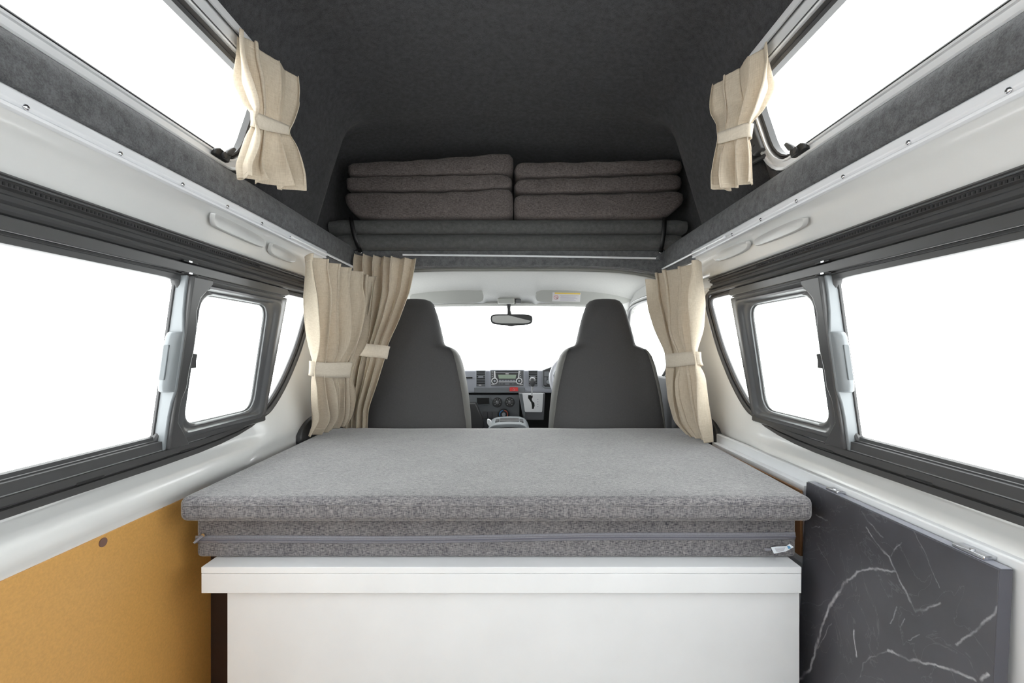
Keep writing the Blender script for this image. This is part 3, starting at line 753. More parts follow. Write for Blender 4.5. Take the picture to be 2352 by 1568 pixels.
# ------------------------------------------------------------------ curtains
def interp(tab, v):
    for a, b in zip(tab, tab[1:]):
        if v <= b[0]:
            t = (v-a[0])/(b[0]-a[0]); 
            return [x+(y-x)*t for x, y in zip(a[1:], b[1:])]
    return list(tab[-1][1:])
def smtab(tab, v, w_):
    # box-smoothed interpolation
    K = 5; acc = None
    for k in range(K):
        q = interp(tab, min(tab[-1][0], max(tab[0][0], v+w_*(k/(K-1)-.5))))
        acc = q if acc is None else [a+b for a, b in zip(acc, q)]
    return [a/K for a in acc]
def curtain(label, tab, npl, tie, seed, group, NV=90, NU=240, scal=0.0, top_step=None, extra=None):
    """tab rows: (v, pxL, pyL, YL, pxR, pyR, YR, amp)"""
    rnd = random.Random(seed)
    ph = [rnd.uniform(-.35, .35) for _ in range(npl*2+2)]; am = [rnd.uniform(.5, 1.45) for _ in range(npl*2+2)]
    AK = 2.0 if npl > 3 else 1.0
    def phase(u):
        i = 0
        while i < npl*2-1 and cum[i+1] <= u: i += 1
        g = min(1, (u-cum[i])/(cum[i+1]-cum[i])); f = g*g*(3-2*g)*.6+g*.4
        return i+f, am[i]*(1-f)+am[i+1]*f
    wd = [rnd.uniform(.45, 1.7) for _ in range(npl*2)]; tw = sum(wd); cum = [0]
    for q in wd: cum.append(cum[-1]+q/tw)
    rows = []
    dr1 = rnd.uniform(0, 6); dr2 = rnd.uniform(0, 6)
    for j in range(NV+1):
        v = j/NV
        L1, L2, L3, R1, R2, R3, A_ = smtab(tab, v, .05)
        pL = at(L1, L2, L3); pR = at(R1, R2, R3)
        d = pR-pL; dh = Vector((d.x, d.y, 0)).normalized(); nrm = Vector((dh.y, -dh.x, 0))
        if nrm.y > 0: nrm = -nrm
        row = []
        wsp = d.length/npl
        for i in range(NU+1):
            u = i/NU
            uu = u+.018*math.sin(v*5+dr1+u*3)*math.sin(PI*u)
            p_, a_ = phase(min(1, max(0, uu)))
            w1 = math.cos(PI*p_); w1 = math.copysign(abs(w1)**.8, w1)
            near = math.exp(-((v-(tie[0]+tie[1])/2)/.075)**2)
            a_ *= 1+.35*math.sin(v*5.5+.9*p_+dr1)*min(1, v*4)*(1-near)
            a_ = a_*(1-near)+min(a_, 1.0)*near*.55
            w3 = math.cos(PI*p_*2.3+dr2+v*2.0)*.18*min(1, v*3)
            o = AK*A_*a_*(w1+w3)
            tg = -.30*wsp*math.sin(PI*p_*2)*min(1, A_/.008)*.55
            row.append(pL+d*u+dh*tg+nrm*o+Vector((0, 0, scal*abs(math.sin(PI*p_))*(1-v))))
        rows.append(row)
    root = thing('curtain', rows[-1][NU//2], label, 'curtain', group)
    M().loft(rows).build('fabric', m_linen, root, solid=.0016, sharp=180)
    # header stitching band: row near the top, and hem
    for vv in (.055, .965):
        j = int(vv*NV)
        for sg in (1,):
            M().tube([p+Vector((0, -.0012, 0)) for p in rows[j][::2]], .0007, 4).build('stitching', m_band, root)
    # tie band wrapped around the gather
    (v0, v1, tilt, slack) = tie
    jc = (v0+v1)/2
    rL = []; Rn = 40; loops = []
    for kk in range(5):
        v = v0+(v1-v0)*kk/4
        L1, L2, L3, R1, R2, R3, A_ = smtab(tab, v, .05)
        pL = at(L1, L2, L3); pR = at(R1, R2, R3); c = (pL+pR)/2; d = (pR-pL); hw = d.length/2+slack; dh = Vector((d.x, d.y, 0)).normalized(); nrm = Vector((dh.y, -dh.x, 0))
        if nrm.y > 0: nrm = -nrm
        dd = d.normalized()
        bulge = AK*A_*.62+.004+.001*math.sin(kk*1.5)
        loops.append([c+dd*(hw*math.copysign(abs(math.cos(t))**.8, math.cos(t)))+nrm*(bulge*math.copysign(abs(math.sin(t))**.7, math.sin(t)))+Vector((0, 0, tilt*math.cos(t)+.0025*math.sin(2*t+.5))) for t in [2*PI*k/Rn for k in range(Rn)]])
    M().loft(loops, closed=True).build('tie_band', m_band, root, solid=.003, sharp=80)
    mid = loops[2]
    M().tube([p for p in mid], .0009, 4, closed=True).build('tie_seam', m_linen, root)
    return root, rows
G1 = 'beige cab curtains tied back'
# left wall curtain beside the cab
curtain('beige curtain tied back along the left wall, nearest the left side window',
 [(0, 696, 579, 1.37, 843, 632, 1.775, .016), (.06, 698, 604, 1.375, 842, 652, 1.775, .013), (.25, 703, 680, 1.40, 838, 704, 1.77, .016), (.45, 709, 770, 1.45, 824, 772, 1.74, .017), (.58, 716, 826, 1.49, 806, 824, 1.70, .014),
  (.62, 717, 842, 1.50, 802, 842, 1.69, .012), (.67, 714, 864, 1.51, 798, 866, 1.70, .013), (.80, 715, 925, 1.55, 792, 925, 1.74, .016), (.90, 722, 965, 1.59, 789, 955, 1.76, .015), (1.0, 704, 1006, 1.63, 787, 978, 1.78, .010)],
 6, (.595, .672, -.003, .004), 3, G1)
curtain('beige curtain tied back on the cross rail in front of the left seat',
 [(0, 822, 583, 1.812, 957, 592, 1.812, .015), (.06, 817, 606, 1.812, 954, 612, 1.812, .013), (.25, 824, 670, 1.812, 943, 672, 1.812, .015), (.42, 822, 730, 1.812, 918, 740, 1.812, .015), (.52, 815, 785, 1.812, 892, 792, 1.812, .013),
  (.60, 812, 812, 1.812, 887, 818, 1.812, .013), (.72, 808, 870, 1.82, 870, 875, 1.82, .014), (.85, 800, 930, 1.835, 848, 938, 1.835, .014), (1.0, 792, 1000, 1.875, 844, 1000, 1.875, .009)],
 6, (.525, .605, -.006, .004), 11, G1)
curtain('beige curtain tied back along the right wall beside the driver seat',
 [(0, 1489, 633, 2.0, 1618, 595, 1.47, .015), (.06, 1491, 656, 2.0, 1619, 620, 1.47, .013), (.22, 1501, 705, 1.97, 1621, 690, 1.475, .018), (.38, 1516, 760, 1.90, 1616, 758, 1.49, .018), (.49, 1532, 808, 1.80, 1603, 806, 1.52, .012),
  (.55, 1535, 838, 1.78, 1606, 834, 1.52, .012), (.62, 1536, 866, 1.78, 1622, 862, 1.51, .016), (.75, 1541, 918, 1.78, 1629, 925, 1.50, .016), (.88, 1556, 968, 1.76, 1635, 978, 1.51, .014), (1.0, 1585, 1000, 1.69, 1637, 1019, 1.535, .008)],
 4, (.495, .562, 0, .004), 21, G1)
G2 = 'beige roof window curtains'
curtain('short beige curtain tied back at the front end of the left roof window',
 [(0, 545, 68, .955, 676, 172, 1.15, .010), (.10, 546, 112, .955, 678, 205, 1.15, .012), (.30, 552, 180, .965, 674, 240, 1.15, .018), (.44, 572, 232, .98, 662, 275, 1.13, .014), (.50, 583, 255, .99, 657, 292, 1.12, .012),
  (.62, 583, 292, .99, 658, 312, 1.12, .012), (.75, 568, 338, .985, 664, 355, 1.13, .020), (.88, 552, 378, .98, 671, 400, 1.14, .028), (1.0, 556, 408, .98, 677, 440, 1.15, .030)],
 3, (.505, .62, .0, .004), 5, G2)
curtain('short beige curtain tied back at the front end of the right roof window',
 [(0, 1647, 190, 1.17, 1763, 97, .98, .010), (.10, 1645, 222, 1.17, 1767, 135, .98, .012), (.30, 1651, 262, 1.17, 1766, 190, .98, .018), (.44, 1657, 285, 1.15, 1742, 250, 1.0, .014), (.52, 1655, 300, 1.14, 1724, 281, 1.03, .012),
  (.62, 1654, 330, 1.14, 1720, 318, 1.04, .012), (.75, 1651, 362, 1.14, 1724, 352, 1.05, .016), (.88, 1649, 405, 1.14, 1727, 390, 1.05, .020), (1.0, 1653, 438, 1.14, 1727, 422, 1.05, .020)],
 3, (.53, .62, .0, .004), 8, G2)
# side rails the curtains hang from
for s in (-1, 1):
    M().tube([Vector((s*.618, 1.30, ZC+.318)), Vector((s*.618, 1.845, ZC+.322))], .004, 8).build('curtain_rail', m_alu,
        label='white curtain rail on the %s wall carrying the tied cab curtain' % ('left' if s < 0 else 'right'), cat='curtain rail')

# ------------------------------------------------------------------ front seats
def seat(cx, label):
    Y = 1.95; root = thing('car_seat', (cx, 2.1, .30), label, 'car seat', 'front cab seats')
    px0 = 1398
    prof = [(682.5, 12), (683.5, 26), (687, 36), (694, 42.5), (706, 47), (722, 53), (745, 59.5), (770, 65.5), (785, 69), (791, 71), (794, 75), (797, 84), (801, 92), (808, 100), (818, 107), (835, 113.5), (855, 118), (880, 123), (910, 128), (950, 132.5), (983, 135), (1050, 137), (1130, 137)]
    rows = []; rowsB = []
    N = 40
    for (py, hw) in prof:
        z = ZC+(VY-py)/F*Y; w_ = hw/F*Y
        hh = (py-683)
        back = 1.99-.00028*hh+ (.02 if py < 700 else 0)*(1-(py-682)/18)   # rear surface
        th = .055+.00012*hh
        if py < 690: th *= (py-678)/12
        row = []
        for k in range(N):
            t = 2*PI*k/N; c, s_ = math.cos(t), math.sin(t)
            e = .55
            row.append(Vector((cx+w_*math.copysign(abs(c)**e, c), back+th+th*math.copysign(abs(s_)**.75, s_), z)))
        rows.append(row)
    M().loft(rows, closed=True, caps=True).build('backrest', m_seat, root, sharp=80)
    # side bolsters forward of the dark shell, windscreen light painted in as lighter grey
    for sd in (-1, 1):
        rr_ = []
        for (py, hw) in prof[12:]:
            z = ZC+(VY-py)/F*Y; w_ = hw/F*Y; hh = py-683; back = 1.99-.00028*hh; th = .055+.00012*hh
            k = min(1, (py-797)/40+.25)
            rr_.append([Vector((cx+sd*(w_-.018*k+.020*k*math.cos(t)), back+th*1.05+.055*math.sin(t), z)) for t in [2*PI*q/16 for q in range(16)]])
        M().loft(rr_, closed=True, caps=True).build('side_bolster', m_seatside, root, sharp=80)
    # squab and base
    M().box((cx-.25, 2.02, .42), (cx+.25, 2.50, .56)).build('seat_cushion', m_seat, root, bevel=.04, seg=4)
    M().box((cx-.22, 2.02, .0), (cx+.22, 2.42, .42)).build('seat_base', m_dash2, root, bevel=.02)
    return root
seat(at(1398, 800, 1.95).x, 'dark grey driver seat with integral headrest, seen from behind on the right')
seat(at(944, 800, 1.95).x, 'dark grey passenger seat behind the left curtains, seen from behind')

# ------------------------------------------------------------------ cab shell
def headliner():
    m = M(); rows = []
    for k, Y in enumerate((1.902, 1.93, 1.98, 2.15, 2.35, 2.50, 2.61)):
        r = []
        for i in range(61):
            x = -.70+1.40*i/60
            z0 = {0: .336, 1: .330, 2: .335, 3: .338, 4: .330, 5: .302, 6: .258}[k]
            dz = -.050*(abs(x)/.68)**4
            ridge = .0
            if k >= 3:
                ridge = -.008*(math.exp(-((abs(x+.015)-.150)/.018)**2))*(k-2)/3
                if abs(x+.015) < .15: ridge += .006
            r.append(Vector((x, Y, ZC+z0+dz+ridge)))
        rows.append(r)
    c = m.loft(rows).build('ceiling', m_head, solid=.006, sharp=80, kind='structure')
headliner()
# rolled opening lip
M().tube([Vector((x, 1.905, ZC+.3305-.050*(abs(x)/.66)**5)) for x in [-.66+1.32*i/50 for i in range(51)]], .0075, 8).build('trim_6', mat('lip_olive_grey', (.22, .22, .205), .5), kind='structure')
for s in (-1, 1):
    # cab side: roof rail, pillars, door
    m = M()
    dap = resample(smooth_closed([(2.09, -.16), (2.84, -.16), (2.93, -.14), (2.62, .20), (2.52, .235), (2.13, .235), (2.07, .20)], 2), 90)
    fx = lambda Z: .755-.20*(Z+.16)
    bord = resample([(1.93, -.5), (3.10, -.5), (3.10, -.14), (2.66, .285), (2.6, .30), (1.93, .30)], 90)
    # align start
    bi = min(range(90), key=lambda i: (bord[i][0]-dap[0][0])**2+(bord[i][1]-dap[0][1])**2); bord = bord[bi:]+bord[:bi]
    wr = wallring(s, [(dap, .03), (dap, -.004), (lerp_loop(dap, bord, .15), -.012), (lerp_loop(dap, bord, .6), -.02), (bord, -.03)], fx)
    wr.add(*(lambda q: (q.v, q.f))(extr(s, [(.693, .28), (.66, .305), (.63, .312)], 1.88, 2.62)))
    w_ = wr.build('wall_front_'+('left' if s < 0 else 'right'), m_head, kind='structure', sharp=50)
    D0 = thing('window_5' if s < 0 else 'window_6', (s*.72, 2.4, ZC-.1), kind='structure')
    M().tube([wp(s, y, z, -.006, fx) for y, z in grow(dap, .004)], .010, 8, closed=True).build('seal', m_rub, D0)
    M().tube([wp(s, y, z, -.010, fx) for y, z in grow(dap, .022)], .006, 8, closed=True).build('seal', m_frame, D0)
    M().prism([wp(s, y, z, .012, fx) for y, z in dap], [wp(s, y, z, .016, fx) for y, z in dap]).build('pane', m_glass, D0)
    M().box((min(s*.700, s*.722), 1.97, .25), (max(s*.700, s*.722), 2.74, ZC-.13)).build('door_1' if s < 0 else 'door_2', m_dash2, bevel=.008, seg=3, kind='structure')
    # handle recesses on the roof rail
    for yy, l_ in ((2.20, .03), (2.31, .014)):
        M().box((min(s*.655, s*.668), yy, ZC+.268), (max(s*.655, s*.668), yy+l_, ZC+.290)).build('handle_socket', mat('socket_grey', (.30, .30, .29), .6), w_, bevel=.004)
    # windscreen pillar
    M().tube([Vector((s*.665, 2.58, ZC+.262)), Vector((s*.70, 2.78, ZC+.08)), Vector((s*.745, 3.02, ZC-.15))], [.03, .032, .04], 12).build('trim_7' if s < 0 else 'trim_8', m_head, kind='structure')
WS = thing('window_7', (0, 2.8, ZC-.15), kind='structure')
g = [Vector((-.68, 2.62, ZC+.25)), Vector((.68, 2.62, ZC+.25)), Vector((.74, 3.04, ZC-.16)), Vector((-.74, 3.04, ZC-.16))]
M().prism(g, [p+Vector((0, .004, .003)) for p in g]).build('pane', m_glass, WS)
M().tube([Vector((x, 2.610, ZC+.2545-.022*(abs(x)/.68)**3)) for x in [-.68+1.36*i/30 for i in range(31)]], .012, 8).build('seal', m_head, WS)
# pillar seat-belt covers in black by the wall
for s, P, lb in ((-1, [(1.66, -.42), (1.62, -.33), (1.635, -.29), (1.68, -.262), (1.76, -.252), (1.90, -.25), (1.93, -.42)], 'black curved plastic cover behind the tied curtain at the left wall'),
             (1, [(1.62, -.42), (1.63, -.30), (1.655, -.272), (1.71, -.255), (1.80, -.25), (1.93, -.42)], 'black curved plastic cover beside the tied curtain at the right wall')):
    Pq = resample(smooth_closed(P, 2), 40)
    M().prism([Vector((s*.742, y, ZC+z)) for y, z in Pq], [Vector((s*.765, y, ZC+z)) for y, z in Pq]).build('belt_cover', m_rub, bevel=.006, seg=3, label=lb, cat='plastic cover')
# rear-view mirror
rm = thing('rear_view_mirror', at(1175, 745, 2.60), 'black framed rear view mirror hanging from the headliner above the dashboard', 'mirror')
mo = smooth_closed([(1128, 722), (1150, 721), (1200, 721), (1221, 723), (1224, 733), (1221, 744), (1200, 746.5), (1183, 747), (1180, 749), (1168, 749), (1165, 747), (1148, 746), (1129, 743), (1126, 733)], 2)
flat_poly(mo, 2.60, 2.622).build('mirror_shell', m_blk, rm, bevel=.004, seg=3)
cxm, cym = 1175, 734
mi = [(cxm+(x-cxm)*.93, cym-.5+(min(y, 746)-cym)*.74) for x, y in mo]
A = [at(x, y, 2.5975)+Vector((0, -(y-cym)/F*2.6*.12+(x-cxm)/F*2.6*.03, 0)) for x, y in mi]
M().prism(A, [p+Vector((0, .010, 0)) for p in A]).build('mirror_glass', m_mirror, rm)
M().tube([at(1170, 722, 2.612), at(1169, 712, 2.605), at(1168.5, 698, 2.60)], [.014, .009, .013], 10).build('stem', m_blk, rm)
# overhead lamp base
ol_ = thing('overhead_console', at(1167, 692, 2.57), 'pale grey overhead console block above the rear view mirror', 'overhead console')
flat_poly(rect(1143, 684, 1182, 696.5, 3), 2.555, 2.61).build('housing', m_visor, ol_, bevel=.005)
flat_poly(rect(1184, 687, 1197, 696, 2), 2.56, 2.60).build('switch', m_frame2, ol_, bevel=.002)
# sun visors
def visor(pts, label, sticker):
    v = thing('sun_visor', at(pts[0][0], 690, 2.48), label, 'sun visor', 'cab sun visors')
    P = resample(smooth_closed(pts, 2), 60); 
    A = [at(x, y, 2.47)+Vector((0, (695-y)/F*2.47*-.6+.0, 0)) for x, y in P]
    M().prism(A, [p+Vector((0, .016, .010)) for p in A]).build('visor_pad', m_visor, v, bevel=.004, seg=3)
    if sticker:
        def q(x0, y0, x1, y1, mm, nm, par, lift):
            A = [at(x, y, 2.47)+Vector((0, (695-y)/F*2.47*-.6-lift, 0)) for x, y in ((x0, y0), (x1, y0+1), (x1, y1+1), (x0, y1))]
            return M().prism(A, [p+Vector((0, .0015, 0)) for p in A]).build(nm, mm, par)
        st = q(1268, 673, 1332, 692, mat('label_white', (.66, .65, .66), .5), 'warning_label', v, .0015)
        q(1273, 673.2, 1331, 676.4, m_yel, 'label_bar', st, .0022)
        for k in range(5): q(1286+k % 2, 679+k*2.5, 1328-(k*7) % 11, 680+k*2.5, m_txt, 'print_line', st, .0022)
        tz = []
        for k in range(20):
            t = 2*PI*k/20; x, y = 1276.5+5*math.cos(t), 683.5+4.2*math.sin(t)
            tz.append(at(x, y, 2.47)+Vector((0, (695-y)/F*2.47*-.6-.003, 0)))
        M().tube(tz, .0011, 5, closed=True).build('warning_symbol', m_txtr, st)
        M().tube([tz[2], tz[12]], .0011, 5).build('warning_symbol', m_txtr, st)
    return v
visor([(942, 674), (1000, 670), (1095, 665.5), (1107, 668), (1112, 680), (1110, 693), (1095, 695.5), (1000, 697), (940, 700)], 'plain pale grey sun visor above the passenger seat', False)
visor([(1231, 672), (1240, 666), (1300, 667), (1400, 671), (1443, 677), (1452, 686), (1440, 700), (1358, 701), (1240, 694.5), (1229, 690)], 'pale grey sun visor with a yellow and white warning label above the driver seat', True)

# ------------------------------------------------------------------ dashboard
YD = 2.65
ds = thing('dashboard', (0, 2.8, .6), 'silver grey dashboard with radio, vents and heater dials across the cab', 'dashboard')
def side_ext(prof, x0, x1): return M().prism([Vector((x0, y, ZC+z)) for y, z in prof], [Vector((x1, y, ZC+z)) for y, z in prof])
zt = (VY-848)/F*YD; zm = (VY-902)/F*YD; zl = (VY-905.5)/F*YD; zb = (VY-1010)/F*YD
side_ext([(YD, zm), (YD-.004, zm+.02), (YD+.004, zt-.010), (YD+.022, zt), (3.03, zt-.035), (3.05, zm)], -.72, .72).build('upper_panel', m_dash, ds, bevel=.004, seg=3)
side_ext([(YD+.03, zl+.012), (YD+.03, zb), (3.05, zb), (3.05, zl+.012)], -.72, .72).build('gap_panel', m_slit, ds)
side_ext([(YD+.010, zl-.004), (YD+.03, zb), (YD+.029, zb), (YD+.04, zl-.004)], at(1075, 0, YD).x, at(1193, 0, YD).x).build('lower_panel', m_dash3, ds)
def fp(pts, dy0, dy1, mm, nm, par, bev=.0012, Y=YD): return flat_poly(pts, Y+dy0, Y+dy1).build(nm, mm, par, bevel=bev)
# glovebox seam strip below radio
fp(rect(1089, 890.5, 1206, 901.5), -.007, .002, m_dash3, 'shelf_flap', ds)
# slot left
fp(rect(1066.5, 866, 1085, 868.5, .8), -.006, .002, m_slit, 'cup_holder_slot', ds, 0)
def vent(x0, x1, y0, y1):
    v = fp(rect(x0-2.2, y0-1, x1+2.2, y1+2.2, 1.5), -.006, .004, m_dash, 'air_vent', ds)
    fp(rect(x0, y0, x1, y1, .5), -.0075, -.004, m_slit, 'vent_opening', v, 0)
    n = 8
    for k in range(n):
        y = y0+2.8+(y1-y0-7)*k/(n-1)
        fp(rect(x0+.3, y-.75, x1-.3, y+.75), -.012, -.006, m_dash3, 'slat', v, .0004)
    fp(rect(x0+4, (y0+y1)/2-5, x1-4, (y0+y1)/2-2), -.015, -.01, m_dash, 'slat_tab', v, .001)
    fp(rect(x0+.5, y1-5, x1-.5, y1-.5), -.010, -.006, m_dash3, 'thumb_wheel', v, .001)
    fp(rect(x0+5, y1-4, x0+11, y1-2), -.012, -.009, m_mark, 'thumb_wheel_mark', v, 0)
vent(1094.5, 1114, 851.5, 887); vent(1214.5, 1234, 851.5, 887)
# radio
fp(rect(1125, 849, 1204.5, 888.5, 3), -.008, .004, m_dash, 'radio_bezel', ds, .002)
rd = fp(rect(1127, 850.5, 1202.5, 886, 2), -.011, -.006, m_dash2, 'radio', ds, .0015)
fp([(1137, 852), (1193, 852), (1188, 871), (1142, 871)], -.0135, -.010, m_rub, 'radio_fascia', rd, .0008)
fp(rect(1140, 851.5, 1190, 853.2), -.0145, -.012, m_slit, 'disc_slot', rd, 0)
fp(rect(1138, 853.8, 1192, 855.2), -.0145, -.012, m_dash, 'trim_line', rd, 0)
fp([(1144, 860.5), (1186, 860.5), (1184, 869.5), (1146, 869.5)], -.0148, -.012, m_lcd, 'display', rd, .0004)
fp(rect(1161, 857.5, 1168.5, 859), -.0148, -.012, m_mark, 'badge', rd, 0)
for x in (1136, 1192.5):
    sgn = 1 if x < 1150 else -1
    fp([(x-1.4, 852), (x+1.4, 852), (x+1.2+sgn*1.5, 868), (x-1.6+sgn*1, 868)], -.0145, -.012, m_silver, 'side_blade', rd, .0006)
    M().disc(at(x, 874.5, YD-.010), (0, -1, 0), 7.6/F*YD, .004, 28).build('knob_ring', m_silver, rd, bevel=.0008)
    k = M().disc(at(x, 874.5, YD-.014), (0, -1, 0), 5.2/F*YD, .010, 24).build('knob', m_blk, rd, bevel=.0015)
    M().disc(at(x, 874.5, YD-.024), (0, -1, 0), 2.8/F*YD, .001, 20).build('knob_cap', m_dash, k)
for k in range(6): fp(rect(1146+k*6.4, 872.2, 1151+k*6.4, 874.8, .4), -.0145, -.010, m_dash, 'preset_button', rd, .0004)
fp(rect(1145, 875.8, 1185, 877.6, .5), -.0145, -.010, m_silver, 'trim_line', rd, .0004)
fp(rect(1160, 880, 1170, 883, .8), -.0135, -.010, m_lgrey, 'preset_button', rd, .0004)
for x in (1147, 1153, 1178): fp(rect(x-1.8, 880.6, x+1.8, 882), -.0125, -.010, m_lgrey, 'print_mark', rd, 0)
for x in (1131, 1195.5):
    for y in (854, 859, 864): fp(rect(x-1.4, y-.5, x+1.4, y+.5), -.0125, -.010, m_mark, 'print_mark', rd, 0)
for x in (1132, 1198): fp(rect(x-4, 882.2, x+3.5, 883.2), -.0125, -.010, m_mark, 'print_mark', rd, 0)
# hazard switch
hz = fp(rect(1170.5, 889.3, 1190, 898.3, 1.2), -.013, -.004, m_red, 'hazard_switch', ds, .0015)
a, b_, c_ = at(1180, 891.6, YD-.014), at(1183, 896, YD-.014), at(1177, 896, YD-.014)
M().tube([a, b_, c_], .0006, 5, closed=True).build('triangle_mark', m_mark, hz)
# lower controls
pk = fp([(1094.5, 912.5), (1124, 912.5), (1125, 914), (1125, 928), (1124, 929.5), (1098.5, 929.5), (1094.5, 925)], -.004, .03, m_lgrey2, 'display_bezel', ds, .001)
fp([(1095.5, 913.5), (1123.5, 913.5), (1124, 927.5), (1099, 928.3), (1095.5, 924.5)], -.0055, -.003, m_slit, 'clock_display', pk, 0)
def dial(x, y, r, warm=False):
    d = M().disc(at(x, y, YD+.016), (0, -1, 0), r/F*YD, .020, 32).build('heater_dial', m_blk, ds, bevel=.002)
    c = at(x, y, YD-.0045)
    def arc(r_, t0, t1, mm, nm, w_=.0012):
        M().tube([c+Vector((r_/F*YD*math.cos(t0+(t1-t0)*k/12), 0, r_/F*YD*math.sin(t0+(t1-t0)*k/12))) for k in range(13)], w_, 6, caps=True).build(nm, mm, d)
    if warm:
        arc(r*.68, PI*.55, PI*1.15, m_blue, 'cold_arc', .0025); arc(r*.68, -PI*.15, PI*.45, m_orange, 'warm_arc', .0025)
        M().disc(c, (0, -1, 0), r*.33/F*YD, .004, 20).build('dial_cap', m_dash, d)
    else:
        for k in range(7):
            t = -PI*.25+PI*1.5*k/6
            arc(r*.66, t-.14, t+.14, m_mark, 'print_mark', .0011)
        M().disc(c, (0, -1, 0), r*.42/F*YD, .006, 20).build('dial_cap', m_dash2, d, bevel=.001)
        M().tube([c+Vector((0, -.006, 0)), c+Vector((-.006, -.006, .009))], .0012, 6).build('pointer', m_mark, d)
dial(1142.3, 923.3, 11.2); dial(1170.6, 922.8, 11.2); dial(1157, 951.5, 13.5, True)
fp(rect(1108, 945, 1143, 960.5, 1), .012, .03, m_dash2, 'blank_switches', ds, .0008)
for x in (1119.5, 1130.5): fp(rect(x-.3, 946, x+.3, 960), .010, .014, m_slit, 'switch_gap', ds, 0)
# binnacle by the wheel
bn_ = fp([(1246, 850), (1268, 841.5), (1290, 838), (1290, 893), (1251, 892), (1246, 888)], -.008, .006, m_lgrey, 'instrument_surround', ds, .002)
fp([(1248, 850.5), (1266, 843.5), (1290, 840), (1290, 888), (1252, 888), (1248.5, 885)], -.0105, -.006, m_rub, 'instrument_panel', bn_, .001)
for (x0, y0, x1, y1) in ((1250, 853, 1262, 864), (1250, 866.5, 1256, 884), (1257.5, 866.5, 1264, 872)): fp(rect(x0, y0, x1, y1, .8), -.013, -.009, m_dash3, 'switch', bn_, .0008)
M().disc(at(1260, 877, YD-.010), (0, -1, 0), .012, .012, 16).build('knob', m_lgrey, bn_, bevel=.002)
# gear selector
YG = 2.55
gs = thing('gear_selector', at(1222, 960, YG), 'automatic gear selector with silver gate plate and round grey knob', 'gear selector')
flat_poly([(1191, 903), (1252, 903), (1249, 965), (1203, 965), (1199, 946)], YG+.012, YG+.088).build('housing', m_dash2, gs, bevel=.004)
flat_poly([(1193, 904), (1200, 904), (1207, 948), (1206, 962), (1200, 950)], YG+.004, YG+.02).build('side_trim', m_lgrey2, gs, bevel=.002)
pl_ = flat_poly([(1199.7, 903.6), (1247.8, 903.6), (1245.3, 945), (1243, 946.5), (1208, 946), (1205.5, 944.5)], YG, YG+.014).build('gate_plate', m_silver, gs, bevel=.0015)
flat_poly([(1213, 907), (1223.5, 907), (1223.5, 912), (1221, 916), (1223, 921), (1227.5, 925), (1228, 932), (1225.5, 939), (1222, 939), (1221.5, 931), (1220, 924), (1216, 918), (1213, 914)], YG-.0006, YG+.002).build('gate_slot', m_slit, pl_)
for k in range(4): flat_poly(rect(1234, 916+k*5.5, 1236.5, 918+k*5.5), YG-.0006, YG+.002).build('print_mark', m_txt, pl_)
M().tube([at(1221.5, 908, YG), at(1222, 895, YG-.03), at(1223, 882, YG-.05)], [.0035, .0045, .008], 10).build('lever', m_silver, gs)
kp = []
c = at(1223, 875, YG-.055)
kr = [(.002, .020), (.010, .0185), (.016, .013), (.0185, .004), (.018, -.006), (.014, -.016), (.010, -.026), (.006, -.030)]
M().loft([[c+Vector((r*math.cos(2*PI*k/20), r*math.sin(2*PI*k/20), z)) for k in range(20)] for r, z in kr], closed=True, caps=True).build('shift_knob', m_frame2, gs, sharp=80)
# steering wheel
sw = thing('steering_wheel', at(1346, 900, 2.45), 'light grey steering wheel behind the driver seat', 'steering wheel')
c = at(1347, 872, 2.46); ax = Vector((0, -math.cos(math.radians(42)), math.sin(math.radians(42)))); u_ = Vector((1, 0, 0)); v_ = ax.cross(u_).normalized()
M().tube([c+u_*.19*math.cos(2*PI*k/60)+v_*.19*math.sin(2*PI*k/60) for k in range(60)], .0135, 12, closed=True).build('rim', mat('wheel_grey', (.42, .43, .47), .45), sw)
M().sphere(c-ax*.03, .06, 20, 12, (1, .6, .8)).build('hub', m_dash3, sw)
for t in (.15, PI-.15, -PI/2): M().tube([c-ax*.02, c+u_*.185*math.cos(t)+v_*.185*math.sin(t)], .010, 8).build('spoke', m_dash3, sw)
M().tube([c-ax*.04, c-ax*.04+Vector((0, .15, -.09))], .03, 12).build('column', m_dash2, sw)
# centre console box
cc = thing('centre_console', at(1170, 990, 2.2), 'light grey centre console box with dark tray between the two seats', 'console box')
YK = 2.20
prof = [(1116, 1004), (1119, 990), (1125, 980), (1138, 975), (1168, 973), (1196, 974), (1209, 979), (1216, 990), (1220, 1004)]
flat_poly(resample(prof, 40), YK, YK+.25).build('lid', m_lgrey, cc, bevel=.006, seg=3)
zt_ = at(0, 973.2, YK).z
M().box((at(1148, 0, 2.3).x, 2.27, zt_-.004), (at(1192, 0, 2.3).x, 2.38, zt_+.0015)).build('tray_recess', m_rub, cc, bevel=.001)
for x in (1142, 1198): M().box((at(x-4, 0, 2.3).x, 2.27, zt_-.008), (at(x+4, 0, 2.3).x, 2.35, zt_+.0008)).build('recess_corner', m_frame, cc, bevel=.0005)
flat_poly([(1129, 990), (1148, 982.5), (1168, 980.8), (1190, 982), (1209, 990), (1209, 1003), (1129, 1003)], YK-.003, YK+.01).build('front_recess', m_rub, cc, bevel=.001)
M().box((at(1124, 0, YK).x, YK+.01, .02), (at(1215, 0, YK).x, YK+.24, at(0, 1003, YK).z)).build('body', m_dash2, cc)
wh = flat_poly(smooth_closed([(1118, 963), (1124, 964), (1129, 969), (1127, 978), (1125, 980), (1119, 974)], 2), 2.17, 2.20).build('lever_cap', m_board, bevel=.003, label='small white rounded cap beside the left of the centre console', cat='lever')
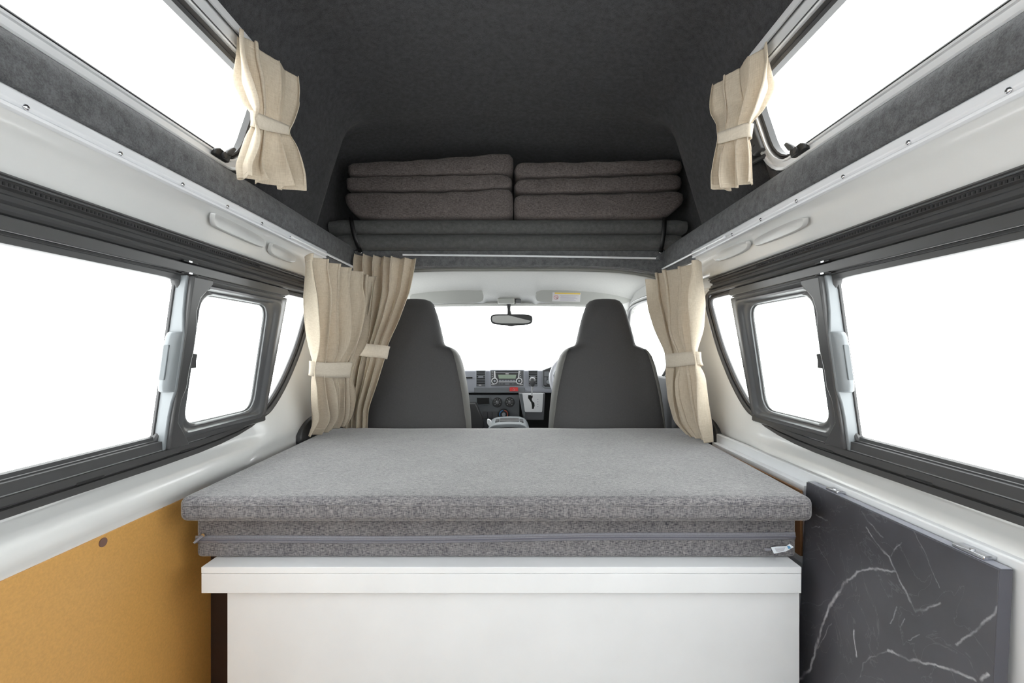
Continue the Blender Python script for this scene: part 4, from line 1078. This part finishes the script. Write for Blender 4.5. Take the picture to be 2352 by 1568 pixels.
# inner dark side trims around the footwell
fp([(1078, 926), (1092, 926), (1108, 962), (1112, 1010), (1078, 1010)], -.06, .0, m_rub, 'side_bolster', ds, .004)
M().box((-.72, 2.75, 0), (.72, 2.80, ZC+zb+.03)).build('wall_front', m_rub, kind='structure')
# door mirror outside the right cab window
dm = thing('door_mirror', (.83, 2.60, ZC-.25), 'pale door mirror outside the right cab window', 'mirror')
M().sphere(Vector((.875, 2.62, ZC-.12)), .09, 18, 12, (.55, .35, 1.0)).build('mirror_shell', mat('silver_paint', (.55, .56, .57), .3), dm)
M().tube([Vector((.79, 2.66, ZC-.16)), Vector((.85, 2.63, ZC-.15))], .012, 8).build('mirror_arm', m_blk, dm)

# ------------------------------------------------------------------ light
w = bpy.data.worlds.new('overcast'); SC.world = w; w.use_nodes = True
bg = w.node_tree.nodes['Background']; bg.inputs[0].default_value = (1, 1, 1, 1); bg.inputs[1].default_value = 6.3
# unseen closed tailgate and window, added to cut light from behind the camera
tg = M()
Oq = resample(rect(-.80, -1.25, .80, .42), 80); Iq = resample(rect(-.60, -.30, .60, .26, .06), 80)
bi = min(range(80), key=lambda i: (Oq[i][0]-Iq[0][0])**2+(Oq[i][1]-Iq[0][1])**2); Oq = Oq[bi:]+Oq[:bi]
tg.loft([[Vector((x, YB, ZC+z)) for x, z in Oq], [Vector((x, YB, ZC+z)) for x, z in Iq]], closed=True)
tg.build('wall_back', m_white, kind='structure', solid=.02)
M().prism([Vector((x, YB, ZC+z)) for x, z in ((-.70, .43), (.70, .43), (.58, .69), (.50, .80), (.25, .855), (-.25, .855), (-.50, .80), (-.58, .69))], [Vector((x, YB-.02, ZC+z)) for x, z in ((-.70, .43), (.70, .43), (.58, .69), (.50, .80), (.25, .855), (-.25, .855), (-.50, .80), (-.58, .69))]).build('wall_back', m_carpet, kind='structure')
M().box((-.62, YB-.004, ZC-.32), (.62, YB, ZC+.28)).build('window_8_added', m_glass, kind='structure')
# ------------------------------------------------------------------ camera
cd = bpy.data.cameras.new('camera'); cam = bpy.data.objects.new('camera', cd); COL.objects.link(cam)
cam.location = (CX, 0, ZC); cam.rotation_euler = (PI/2, 0, 0)
cd.sensor_width = 36; cd.lens = F/2352*36; cd.shift_x = -(VX-1176)/2352; cd.shift_y = (VY-784)/2352; cd.clip_start = .02
SC.camera = cam
SC.view_settings.view_transform = 'Standard'; SC.view_settings.look = 'None'; SC.view_settings.gamma = 1; SC.view_settings.exposure = 0
